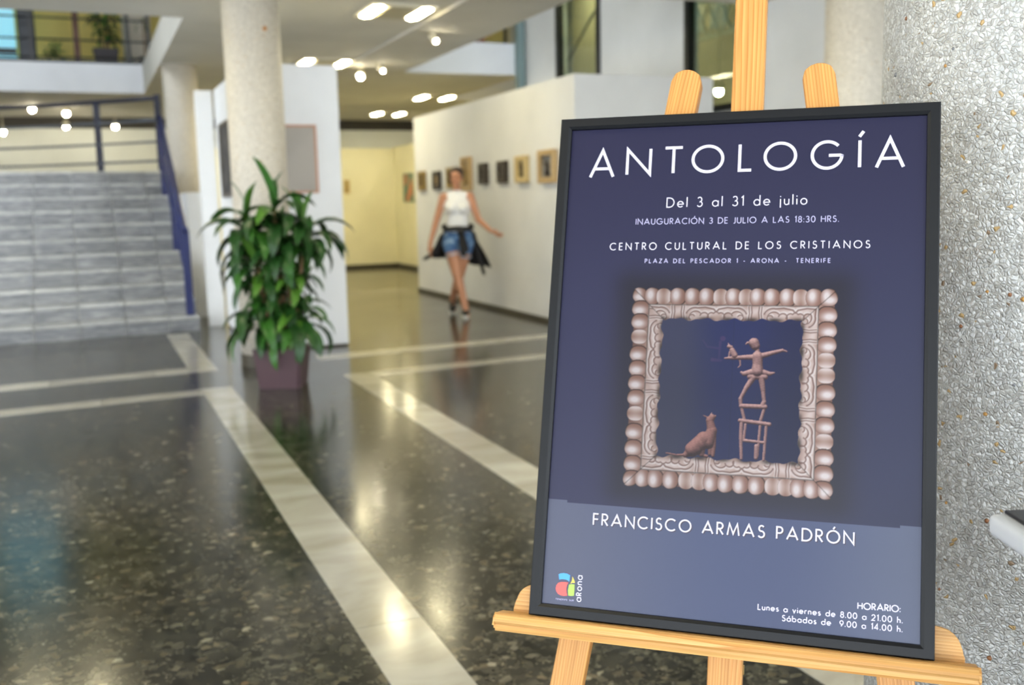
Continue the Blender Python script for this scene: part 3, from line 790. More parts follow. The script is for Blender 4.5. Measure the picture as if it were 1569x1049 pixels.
ellip(bm, hp(-.058, .01, .018), (.022, .045, .05), hr); ellip(bm, hp(.058, .01, .018), (.022, .045, .05), hr)
organic('hair', bm, M_hair, Wm, .006, 2)
# sleeveless top
bm = bmesh.new()
ellip(bm, (0, .0, 1.235), (.158, .106, .152)); ellip(bm, (0, .0, 1.08), (.128, .092, .14)); ellip(bm, (0, .005, .98), (.145, .104, .08))
ellip(bm, (-.062, -.077, 1.22), (.062, .056, .062)); ellip(bm, (.062, -.077, 1.22), (.062, .056, .062))
capsule(bm, (-.088, 0, 1.352), (.088, 0, 1.352), .057, .057); capsule(bm, (0, .01, 1.35), (0, .004, 1.405), .058, .053)
organic('sleeveless_top', bm, mat('white_cotton', (240, 240, 240), .8), Wm, .006, 3)
# denim shorts
md = mat('blue_denim', (84, 122, 164), .8); t = NT(md); c = t.coord(); nz = t.n('ShaderNodeTexNoise', i_Scale=16.0, i_Detail=3.0); t.l(c, 0, nz, 'Vector')
r = t.ramp([(.35, (58, 92, 140)), (.6, (96, 134, 176)), (.72, (170, 190, 208))]); t.l(nz, 'Fac', r, 'Fac'); t.l(r, 0, t.b, 'Base Color')
bm = bmesh.new(); ellip(bm, (0, .01, .90), (.168, .118, .12))
for H_, K_ in ((HPL, KNL), (HPR, KNR)):
    v = Vector(H_).lerp(Vector(K_), .26); capsule(bm, H_, v, .098, .088)
sho = organic('denim_shorts', bm, md, Wm, .006, 2)
for H_, K_ in ((HPL, KNL), (HPR, KNR)):       # frayed pale hems
    v = Vector(H_).lerp(Vector(K_), .37); u = Vector(H_).lerp(Vector(K_), .405)
    bm = bmesh.new(); cyl(bm, v, u, .098, .096, n=24); obj('frayed_hem', bm, mat('pale_denim', (170, 188, 206), .9), sho)
# black jacket tied round the waist
M_jk = mat('black_jersey', (32, 32, 34), .85)
def sheet(name, rows, th, m, parent):
    bm = bmesh.new(); V = [[bm.verts.new(p) for p in r_] for r_ in rows]
    for A, B in zip(V, V[1:]):
        for i in range(len(A) - 1): bm.faces.new((A[i], A[i+1], B[i+1], B[i]))
    me = mesh_of(bm); o = link(name, me, m, parent, True)
    s = o.modifiers.new('thickness', 'SOLIDIFY'); s.thickness = th; s.offset = 0
    d = o.modifiers.new('sub', 'SUBSURF'); d.levels = 2; d.render_levels = 2
    return o
jk = empty('tied_jacket'); jk.parent = Wm
bm = bmesh.new()
ring = []
for i in range(25):
    a = 2 * PI * i / 24
    ring.append((.158 * math.cos(a), .01 + .118 * math.sin(a), .985 + .012 * math.sin(3 * a) + .028 * math.cos(a) ** 2))
tube(bm, ring, .030, 8)
ellip(bm, (.035, -.135, .955), (.045, .035, .036))
capsule(bm, (.03, -.135, .94), (.055, -.150, .72), .030, .036, 1, .5); capsule(bm, (.045, -.135, .95), (.09, -.13, .76), .028, .032, 1, .5)
organic('waist_wrap', bm, M_jk, jk, .006, 2)
n = 13; top = []; mid = []; low = []; bot = []
for i in range(n):
    t = i / (n - 1); a = PI * (-.06 + 1.12 * t)
    cx_, sn = math.cos(a), math.sin(a)
    top.append((.165 * cx_, .012 + .122 * sn, .975)); w = abs(cx_)
    fl = .25 + .75 * w ** 2
    mid.append((.165 * cx_ * (1.12 + .15 * w), .03 + .16 * sn, .85 + .012 * math.sin(i * 2)))
    low.append((.165 * cx_ * (1.3 + .55 * w), .05 + .20 * sn, .72 + .02 * math.sin(i * 2.2) + (.03 * w if cx_ < 0 else -.02 * w)))
    bot.append((.165 * cx_ * (1.35 + .95 * w), .07 + .24 * sn, .60 + .02 * math.cos(i * 2.4) + (.07 * w if cx_ < 0 else -.07 * w)))
sheet('jacket_back', [top, mid, low, bot], .012, M_jk, jk)
bm = bmesh.new()
capsule(bm, (-.17, .03, .90), (-.27, .05, .72), .045, .034, 1, .6); capsule(bm, (-.27, .05, .72), (-.375, .05, .665), .044, .036, 1, .6)
organic('jacket_sleeve', bm, M_jk, jk, .006, 2)
bm = bmesh.new()
capsule(bm, (.16, .03, .92), (.22, .05, .72), .045, .034, 1, .6); capsule(bm, (.22, .05, .72), (.285, .05, .47), .034, .020, 1, .6)
organic('jacket_sleeve', bm, M_jk, jk, .006, 2)
# shoes
M_sole = mat('white_rubber', (232, 232, 228), .5); M_shoe = mat('black_canvas', (24, 24, 26), .7)
def shoe(A_, pitch):
    e = empty('shoe'); e.parent = Wm; e.location = A_; e.rotation_euler = (pitch, 0, -.05)
    bm = bmesh.new(); ellip(bm, (0, -.055, -.035), (.044, .125, .032)); ellip(bm, (0, .02, -.012), (.041, .055, .042))
    organic('upper', bm, M_shoe, e, .005, 2)
    pts = [(.043 * math.cos(a) * (1 if math.sin(a) > 0 else 1.05), -.05 + .130 * math.sin(a)) for a in [2 * PI * i / 24 for i in range(24)]]
    bm = bmesh.new(); prism(bm, pts, -.078, -.050); obj('sole', bm, M_sole, e)
shoe((ANL[0], ANL[1], .082), -.0)
shoe((ANR[0], ANR[1] - .01, .125), .33)

# ------------------------------------------------------------------ easel and poster
# local frame: x = along the poster to the right, y = away from the viewer, z = up; tilted back by TH
RZE = math.atan2(-.6599, .7514)
TH = math.asin(.2915)
P0 = Vector((.5322, 1.2265, .7210))            # bottom-left corner of the poster frame's front face
base = Vector((P0.x, P0.y, 0))
def plane_to_local(a, b, c):                   # a across, b up the slope, c out towards the viewer
    s, co = math.sin(TH), math.cos(TH)
    return Vector((a, b * s - c * co, P0.z + b * co + c * s))
EM = Matrix(((1, 0, 0), (0, -math.cos(TH), math.sin(TH)), (0, math.sin(TH), math.cos(TH)))).transposed()
def tilt_matrix():                             # maps (x=a, y=-c, z=b) object axes into the empty's frame
    s, co = math.sin(TH), math.cos(TH)
    return Matrix(((1, 0, 0, 0), (0, co, s, 0), (0, -s, co, P0.z), (0, 0, 0, 1)))
TM = tilt_matrix()
def tl(name, bm, m, parent, a=0, b=0, c=0, rot=0, smooth=False):
    """object built with x across, y backwards, z along; placed at slope coords and turned in the slope plane"""
    o = obj(name, bm, m, parent, smooth)
    o.matrix_local = TM @ Matrix.Translation((a, -c, b)) @ Matrix.Rotation(rot, 4, 'Y')
    return o
es = empty('easel', base, RZE); tag(es, 'pale pine studio easel standing on the terrazzo and carrying the poster', 'easel')
def leg_board(w, d, L, topcut=True):
    bm = bmesh.new()
    if topcut:
        c = w * .30; k = w * .22
        poly = [(-w/2, 0), (w/2, 0), (w/2, L - c * 1.5), (w/2 - k * .45, L - c * .55), (w/2 - k * 1.3, L - .002), (0, L), (-w/2 + k * 1.3, L - .002), (-w/2 + k * .45, L - c * .55), (-w/2, L - c * 1.5)]
    else: poly = [(-w/2, 0), (w/2, 0), (w/2, L), (-w/2, L)]
    prism(bm, poly, -d/2, d/2, axis='y')
    bmesh.ops.bevel(bm, geom=list(bm.edges), offset=.0015, segments=1, affect='EDGES')
    return bm
MA = .272
mast = tl('mast', leg_board(.0455, .021, 1.95, False), M_pine, es, MA, -.752, -.033)
# side legs: from (a, b) top to bottom on the floor
def side_leg(at_, bt, ab, bb, c):
    d = Vector((at_ - ab, bt - bb)); L = d.length
    return tl('leg', leg_board(.046, .021, L), M_pine, es, ab, bb, c, rot=math.atan2(d.x, d.y))
side_leg(.181, .818, -.045, -.746, -.057)
side_leg(.367, .816, .588, -.746, -.057)
# rear leg: hinged on the mast, foot behind
bm = bmesh.new(); tp = plane_to_local(MA - .005, .62, -.085); ft = Vector((MA - .13, 1.02, .004))
L = (tp - ft).length; box(bm, -.0175, .0175, -.010, .010, 0, L)
o = obj('rear_leg', bm, M_pine_l, es); d = (tp - ft).normalized()
o.matrix_local = Matrix.Translation(ft) @ d.to_track_quat('Z', 'X').to_matrix().to_4x4()
bm = bmesh.new(); box(bm, -.05, .05, 0, .02, -.02, .02); tl('hinge_block', bm, M_pine, es, MA, .60, -.045)
bm = bmesh.new(); box(bm, -.30, .30, 0, .016, -.018, .018); tl('crossbar', bm, M_pine_h, es, MA, -.40, -.068)
# tray shelf with moulded front lip; long axis is the object's z so the grain runs along it
bm = bmesh.new()
prof = [(-.022, -.001), (.006, -.001), (.010, -.0015), (.014, -.004), (.016, -.009), (.0155, -.013), (.012, -.0165), (.0115, -.020), (.009, -.026), (-.022, -.026)]   # (c, b)
prism(bm, [(c_, b_) for c_, b_ in prof], 0, .630)
def tray_piece(name, bm, m, a):
    o = obj(name, bm, m, es, False)
    o.matrix_local = TM @ Matrix.Translation((a, 0, 0)) @ Matrix(((0, 0, 1, 0), (-1, 0, 0, 0), (0, 1, 0, 0), (0, 0, 0, 1)))
    return o
bmesh.ops.bevel(bm, geom=[ed for ed in bm.edges if abs(ed.verts[0].co.z - ed.verts[1].co.z) < .01 and (ed.verts[0].co.z < .001 or ed.verts[0].co.z > .629)], offset=.003, segments=2, affect='EDGES')
tray_piece('tray_shelf', bm, M_pine_h, -.048)
pts = []
w0, w1, hb = 0, .596, .040
for i in range(7):
    a = PI / 2 * i / 6; pts.append((w1 - .030 + .030 * math.cos(PI / 2 - a) - 0, hb - .022 + .022 * math.sin(PI / 2 - a)))
poly = [(0, -.024), (w1, -.024), (w1, 0.004)] + [(w1 - .034 + .030 * math.cos(a), hb - .026 + .026 * math.sin(a)) for a in [PI / 2 * i / 6 for i in range(7)]] \
     + [(.034 + .030 * math.cos(a), hb - .026 + .026 * math.sin(a)) for a in [PI / 2 + PI / 2 * i / 6 for i in range(7)]] + [(0, .004)]
bm = bmesh.new()
A = [bm.verts.new((-.0218, y, x)) for x, y in poly]; B = [bm.verts.new((-.0222, y, x)) for x, y in poly]
bm.free(); bm = bmesh.new()
F_ = [bm.verts.new((-.0205, y, x)) for x, y in poly]; G_ = [bm.verts.new((-.0215 - .0, y, x)) for x, y in poly]
bm.free()
bm = bmesh.new(); prism(bm, [(x, y) for x, y in poly], .0, .013, axis='y')   # x across, z up, y thickness
bmesh.ops.bevel(bm, geom=list(bm.edges), offset=.001, segments=1, affect='EDGES')
tb = obj('tray_back', bm, M_pine_h, es)
# built x across; swap so that grain (object z) runs along the board
tb.data.transform(Matrix(((0, 0, 1, 0), (0, 1, 0, 0), (1, 0, 0, 0), (0, 0, 0, 1))))
tb.data.flip_normals()
tb.matrix_local = TM @ Matrix.Translation((-.029, .0205 - .0, 0)) @ Matrix(((0, 0, 1, 0), (0, 1, 0, 0), (1, 0, 0, 0), (0, 0, 0, 1)))
tb.location.y += 0
bm = bmesh.new(); cyl(bm, (0, .0, 0), (0, .03, 0), .009, n=16); box(bm, -.022, .022, .02, .026, -.006, .006)
tl('wing_nut', bm, mat('brass_screw', (180, 150, 90), .3, metal=1), es, MA, -.05, -.045)

# poster ------------------------------------------------------------
PW, PH, FB, FD = .530, .730, .0165, .020
po = empty('framed_poster', base, RZE); tag(po, 'black framed exhibition poster reading ANTOLOGÍA resting on the easel', 'poster')
# four mitred frame bars with inner slope
prof = [(0, -FD), (0, -.0015), (.0015, 0), (.0125, 0), (.0165, -.003), (.0168, -.0075), (.0168, -FD)]   # (inward, c)
cor = [Vector((0, 0)), Vector((PW, 0)), Vector((PW, PH)), Vector((0, PH))]
for i in range(4):
    a, b = cor[i], cor[(i+1) % 4]; u = (b - a).normalized(); nn = Vector((-u.y, u.x))
    bm = bmesh.new()
    A = [bm.verts.new(((a + (u + nn) * w_).x, -c_, (a + (u + nn) * w_).y)) for w_, c_ in prof]
    B = [bm.verts.new(((b + (nn - u) * w_).x, -c_, (b + (nn - u) * w_).y)) for w_, c_ in prof]
    for k in range(len(prof)): bm.faces.new((A[k], A[(k+1) % len(prof)], B[(k+1) % len(prof)], B[k]))
    bm.faces.new(A); bm.faces.new(B[::-1])
    tl('frame_bar', bm, M_black, po)
tl('backing_board', bxm(FB, PW - FB, .010, .0195, FB, PH - FB), mat('grey_card', (120, 116, 108), .8), po)

def vmesh(name, xs, zs, rgb, y, m, parent):
    """grid print: xs, zs in metres, rgb display colours per vertex stored in a colour attribute"""
    nx, nz = len(xs), len(zs)
    X, Z = np.meshgrid(xs, zs)
    co = np.stack([X.ravel(), np.full(nx * nz, y), Z.ravel()], 1).astype(np.float32)
    i, j = np.meshgrid(np.arange(nx - 1), np.arange(nz - 1)); k = (j * nx + i).ravel()
    fc = np.stack([k, k + 1, k + nx + 1, k + nx], 1)
    me = bpy.data.meshes.new(name)
    me.vertices.add(len(co)); me.vertices.foreach_set('co', co.ravel())
    me.loops.add(fc.size); me.loops.foreach_set('vertex_index', fc.ravel().astype(np.int32))
    me.polygons.add(len(fc)); me.polygons.foreach_set('loop_start', np.arange(0, fc.size, 4, dtype=np.int32))
    me.update(calc_edges=True)
    c = np.clip(rgb.reshape(-1, 3) / 255., 0, 1); c = np.where(c <= .04045, c / 12.92, ((c + .055) / 1.055) ** 2.4) * INK
    at_ = me.color_attributes.new('print', 'FLOAT_COLOR', 'POINT')
    at_.data.foreach_set('color', np.concatenate([c, np.ones((len(c), 1))], 1).astype(np.float32).ravel())
    o = link(name, me, m, parent); o.matrix_local = TM.copy()
    return o
INK = .46
def print_mat(name):
    m = mat(name, (60, 60, 90), .36, .3); t = NT(m); a = t.n('ShaderNodeVertexColor'); a.layer_name = 'print'
    t.l(a, 'Color', t.b, 'Base Color'); return m
M_print = print_mat('poster_print')
PRY = .0070       # print sits 7 mm behind the frame front
def lerp(a, b, t): return np.asarray(a, float) + (np.asarray(b, float) - np.asarray(a, float)) * t[..., None]
def sstep(a, b, x):
    t = np.clip((x - a) / (b - a), 0, 1); return t * t * (3 - 2 * t)
def background(X, Z):      # mm
    c = lerp((50, 49, 84), (56, 56, 92), sstep(700, 420, Z))
    c = lerp(c[..., :], (46, 50, 88), sstep(250, 520, X) * sstep(650, 200, Z))
    dx = np.maximum(np.maximum(123 - X, X - 404), 0); dz = np.maximum(np.maximum(189 - Z, Z - 472), 0)
    d = np.sqrt(dx ** 2 + dz ** 2)
    k = np.exp(-(d / 27.) ** 2) * .9
    dk = np.array((40, 37, 54), float)
    c = c * (1 - k[..., None]) + dk * k[..., None]
    edge = np.where((X > 44.5) & (X < 487.5), 159.5, 163.)
    band = Z < edge
    bc = lerp((108, 112, 138), (84, 94, 134), sstep(20, 300, X))  # printed band; part of its tone across is painted-in reflection
    bc = lerp(bc, (114, 122, 152), sstep(330, 520, X))
    c = np.where(band[..., None], bc, c)
    return c
xs_ = np.unique(np.concatenate([np.arange(16, 515, 3.), [44.3, 44.6, 487.4, 487.7, 514.5]])); zs_ = np.unique(np.concatenate([np.arange(16, 715, 3.), np.array([159.3, 159.7, 162.8, 163.2, 714.5])]))
Xg, Zg = np.meshgrid(xs_, zs_)
pr = vmesh('poster_print', xs_ / 1000, zs_ / 1000, background(Xg, Zg), PRY, M_print, po)

def illustration():
    st_ = .8
    xs = np.arange(108, 420, st_); zs = np.arange(178, 486, st_)
    ss = 2
    fx = (np.arange(len(xs) * ss) + .5) / ss * st_ + xs[0] - st_ / 2; fz = (np.arange(len(zs) * ss) + .5) / ss * st_ + zs[0] - st_ / 2
    X, Z = np.meshgrid(fx, fz)
    img = background(X, Z)
    Lx, Rx, Bz, Tz = 123., 404., 189., 472.5
    dL, dR, dB, dT = X - Lx, Rx - X, Z - Bz, Tz - Z
    E4 = np.stack([dT, dL, dB, dR]); side = np.argmin(E4, 0); e = np.min(E4, 0)
    along = np.where((side == 0) | (side == 2), X, Z)
    mask = (e > 3.5) & (e < 45.0 + 1.6 * np.sin(along / 6.3 + side) + .9 * np.sin(along / 2.9))
    fr_ = lerp((120, 84, 76), (176, 140, 126), np.clip((e - 3) / 20, 0, 1))
    def arr(c): return np.array(c, float)
    beads = {0: [133, 151.7, -167.5, 188.2, 208.9, 228.7, -248, 266, -283, 299, 318, 339, -356, 374, 393],
             1: [462, 442.5, 423.6, -401, 377, 356, 335, 314, -291, 266, 243, 221, 200],
             2: [133, 151, 168.7, 190, -211, -229, 246, 265, 285, 306, -327, -344, 361, 378, 396],
             3: [460, 437.2, 416.1, 396, -374.2, -353.5, 331, 308.5, 287, -265, 244, 223, 202]}
    for s_, lst in beads.items():
        for a0 in lst:
            big = a0 > 0; a0 = abs(a0)
            ra_, re = (11.6, 13.0) if big else (10.5, 12.0)
            p = (along - a0) / ra_; q = (e - 12.6) / re
            rr = np.abs(p) ** 2.3 + np.abs(q) ** 2.5
            m_ = (side == s_) & (rr < 1)
            if big:
                hl = np.exp(-((p + .28) ** 2 * 3.2 + (q + .18) ** 2 * 1.6))
                c = lerp((150, 106, 92), (242, 228, 228), np.clip(hl * 1.15, 0, 1))
                c = c * (1 - .66 * sstep(.58, 1.0, rr) * sstep(-.45, .5, p))[..., None]
                c = c * (1 - .30 * sstep(.86, 1.0, rr))[..., None]
            else:
                c = lerp((150, 108, 92), (232, 212, 208), np.clip(.2 + .9 * np.abs(p) ** 1.5 + .25 * np.cos(q * 2), 0, 1))
                c = c * (1 - .35 * sstep(.85, 1.0, rr))[..., None]
            fr_ = np.where(m_[..., None], c, fr_); mask |= m_
    # carved inner band: smooth pale gesso with C-scrolls cut into it
    eb = e >= 23.5
    off = {0: 189., 1: 330., 2: 232., 3: 300.}
    a_off = np.choose(side, [off[0], off[1], off[2], off[3]])
    Pm = 107.; u_ = (along - a_off + Pm / 2) % Pm - Pm / 2; au = np.abs(u_)
    v = .60 + .30 * np.sin((e - 22) / 23. * PI) + .12 * np.sin(along / 8.5 + e / 3.)
    cb = lerp((140, 96, 80), (228, 206, 200), np.clip(v, 0, 1))
    def seg_d(pts, sx=0., sz=0.):
        d = np.full(X.shape, 1e9)
        for (x0, y0), (x1, y1) in zip(pts, pts[1:]):
            vx, vy = x1 - x0, y1 - y0; t_ = np.clip(((au - sx - x0) * vx + (e - sz - y0) * vy) / (vx * vx + vy * vy), 0, 1)
            d = np.minimum(d, (au - sx - x0 - vx * t_) ** 2 + (e - sz - y0 - vy * t_) ** 2)
        return np.sqrt(d)
    def C_(cx_, cy_, rx, ry, a0, a1): return arcp_(cx_, cy_, rx, ry, a0, a1)
    def arcp_(cx_, cy_, rx, ry, a0, a1, n=9): return [(cx_ + rx * math.cos(math.radians(a0 + (a1 - a0) * i / n)), cy_ + ry * math.sin(math.radians(a0 + (a1 - a0) * i / n))) for i in range(n + 1)]
    curves = [([(5.5, 25), (4.6, 34), (6, 46)], .9), ([(9, 26), (8, 36), (9.5, 46)], .7),
              (arcp_(24, 40, 12.5, 12, 200, 285) + [(38, 27.5), (50, 30), (53.5, 34)], 1.0),
              (arcp_(25, 41, 8.5, 8, 190, 330), .8), (arcp_(37, 41, 6, 6, 200, 380), .9), (arcp_(47, 42, 5.5, 7, 180, 300) + [(53.5, 33)], .9),
              (arcp_(20, 42, 4, 4, 120, 330), .7)]
    dk_ = np.zeros_like(X); lt_ = np.zeros_like(X)
    for pts, w_ in curves:
        dk_ = np.maximum(dk_, np.exp(-(seg_d(pts) / (1.05 * w_)) ** 2)); lt_ = np.maximum(lt_, np.exp(-(seg_d(pts, .9, -1.9) / (1.6 * w_)) ** 2))
    dk_ = dk_ * sstep(23, 27, e)
    cb = cb * (1 - lt_[..., None] * .7) + arr((250, 240, 238)) * lt_[..., None] * .7
    shade = np.exp(-((e - 45) / 3.5) ** 2) * (.35 + .3 * np.sin(along / 5.))
    cb = cb * (1 - np.clip(shade, 0, 1))[..., None]
    cb = cb * (1 - .68 * dk_[..., None]) + arr((88, 52, 44)) * .68 * dk_[..., None]
    cb = cb * (1 - .45 * np.exp(-((e - 24.2) / 1.0) ** 2))[..., None]
    fr_ = np.where((eb & (e < 50))[..., None], cb, fr_)
    # frame slightly darker towards its left side
    tone = .90 + .10 * sstep(123, 404, X)
    fr_ = fr_ * tone[..., None]
    mit = np.sort(E4, 0); mitre = (np.abs(mit[0] - mit[1]) < 1.0) & (e < 44)
    fr_ = np.where(mitre[..., None], fr_ * .7, fr_)
    # inside field
    inn = (~mask) & (e > 20)
    fld = lerp((56, 58, 88), (30, 38, 92), sstep(190, 262, X))
    fld = lerp(fld, (26, 30, 74), sstep(285, 350, X) * .8)
    fld *= (1 - .12 * sstep(420, 300, Z))[..., None]
    fld = np.where((np.abs(X - 268) < .6)[..., None], fld * .9, fld)
    img = np.where(inn[..., None], fld, img)
    # faint ghost reflection, painted into the field
    def cap(a, b, ra_, rb_):
        ax, az = a; bx, bz = b; vx, vz = bx - ax, bz - az; L2 = vx * vx + vz * vz + 1e-9
        t_ = np.clip(((X - ax) * vx + (Z - az) * vz) / L2, 0, 1); r_ = ra_ + (rb_ - ra_) * t_
        d2 = (X - ax - vx * t_) ** 2 + (Z - az - vz * t_) ** 2
        return np.sqrt(np.clip(r_ * r_ - d2, 0, None))
    gh = np.maximum.reduce([cap((253, 401), (253.5, 401), 4, 4), cap((226, 398), (232, 389), 1.2, 1.5), cap((232, 389), (250, 387), 1.5, 2), cap((240, 371), (252, 370), 3, 2), cap((250, 396), (249, 372), 2.4, 1.5)])
    gk = np.clip(gh / 3., 0, 1)[..., None] * .4
    img = np.where(inn[..., None], img * (1 - gk) + np.array((120, 70, 110.)) * gk, img)
    img = np.where(mask[..., None], fr_, img)
    # bronze figures
    parts = [
        # girl
        ((295.5, 396), (297.5, 392), 7.0, 6.4), ((287.5, 396), (285, 394), 1.8, 1.2), 
        ((300.5, 386), (301.5, 380), 3., 3.4), ((301, 377), (302, 362), 7.4, 6.6), ((301.5, 366), (301.5, 357), 6.8, 8.2),
        ((308, 378.5), (322, 383), 4., 3.0), ((322, 383), (334, 386.5), 3.0, 2.2), ((334, 386.5), (340, 385), 2., 1.),
        ((295, 376), (281, 375.2), 4., 3.2), ((281, 375.2), (266, 374), 3.0, 2.6), ((266, 374), (257, 373.4), 2.3, 1.2),
        ((301, 357), (284, 352.5), 5.4, 3.4), ((284, 352.5), (280, 354.5), 3.2, 1.6), ((302, 357), (318, 353.6), 5., 3.0), ((318, 353.6), (324, 355.2), 2.8, 1.4), ((292, 349), (312, 349), 4.2, 4.),
        ((296.5, 348), (287, 332), 4.4, 3.2), ((287, 332), (280.4, 318), 3., 2.5), ((280.4, 318), (280.8, 311.5), 2.8, 2.4),
        ((307, 349), (310, 331), 4.4, 3.2), ((310, 331), (312, 315), 3., 2.5), ((312, 315), (310.5, 311.5), 3., 3.2),
        # kitten on her hand
        ((262, 390), (265, 389), 2.8, 2.6), ((261.5, 393), (260.8, 394.8), .8, .5), ((266.5, 385), (270, 378), 3.6, 4.6), ((263.5, 382), (262.5, 376), 1.6, 1.2), ((273, 376), (278, 370), 1.6, 1.2), ((278, 370), (278.5, 364), 1.2, 1.), ((278.5, 364), (275.5, 361), 1., .8),
        # chair: back, seat, legs, rungs
        ((282, 308), (313.5, 308), 3.4, 3.4), ((282.5, 305), (286.5, 290), 2.2, 2.2), ((312.5, 305), (308.5, 290), 2.2, 2.2),
        ((281, 288), (320, 284.5), 2.9, 2.9), ((283, 285), (283, 262), 2.6, 2.4), ((283, 262), (284.5, 236), 2.4, 2.), ((288.5, 283), (287, 262), 1.8, 1.6),
        ((316, 282), (314, 236), 2.1, 1.8), ((308, 282), (305.5, 240), 1.9, 1.8), ((288, 261), (313, 259.4), 2.3, 2.1), ((304, 254), (304, 238), 3., 2.6),
        # sitting cat
        ((243, 290.5), (240, 286), 4.6, 5.2), ((243, 290.5), (247.4, 292.4), 3., 1.5), ((237, 290), (231, 292.8), 1.2, .6), ((241, 294), (242.5, 297), 1., .5), ((240, 286), (243.5, 272), 5., 6.6), ((243.5, 272), (238, 256), 7.2, 9.4),
        ((233, 260), (223, 248), 10.5, 10.5), ((228, 254), (218, 245), 11, 10.2), ((216, 243), (209, 237), 8., 4.), ((246, 268), (247, 250), 4., 3.0), ((247, 250), (246.4, 238), 2.8, 2.4), ((241, 262), (242, 240), 3.2, 2.4),
        ((229, 248), (231, 239), 7.4, 4.), ((231, 238), (238, 236.6), 2.6, 2.2), ((212, 237), (196, 236), 2.2, 1.2), ((196, 236), (182, 238), 1.2, 1.0)]
    hf = np.zeros_like(X)
    for a, b, r0, r1 in parts: hf = np.maximum(hf, cap(a, b, r0, r1))
    hf2 = hf.copy()
    for _ in range(5): hf2[1:-1, 1:-1] = (hf2[1:-1, 1:-1] * 2 + hf2[:-2, 1:-1] + hf2[2:, 1:-1] + hf2[1:-1, :-2] + hf2[1:-1, 2:]) / 6.
    gz, gx = np.gradient(hf2, st_ / ss); gx = np.clip(gx, -2, 2); gz = np.clip(gz, -2, 2); nl = np.sqrt(gx ** 2 + gz ** 2 + 1)
    lam = np.clip((gx * .30 - gz * .62 + .60) / nl, 0, 1)
    rim = np.clip((-gx * .8 + .1) / nl, 0, 1)
    mott = .5 + .5 * np.sin(X * .9 + 2 * np.sin(Z * .7)) * np.sin(Z * 1.1 + X * .3)
    fg = lerp((58, 34, 40), (228, 180, 172), np.clip(-.12 + 1.15 * lam + .3 * rim + .14 * (mott - .5), 0, 1))
    catk = sstep(258, 250, X) * sstep(300, 290, Z)
    fg = fg * (1 - catk[..., None]) + fg * np.array((.82, .74, .72)) * catk[..., None]
    img = np.where((hf > .15)[..., None], fg, img)
    nzz, nxx = len(zs), len(xs)
    img = img.reshape(nzz, ss, nxx, ss, 3).mean((1, 3))
    return xs, zs, img
ix, iz, iimg = illustration()
ph = vmesh('printed_photograph', ix / 1000, iz / 1000, iimg, PRY - .0003, M_print, po)

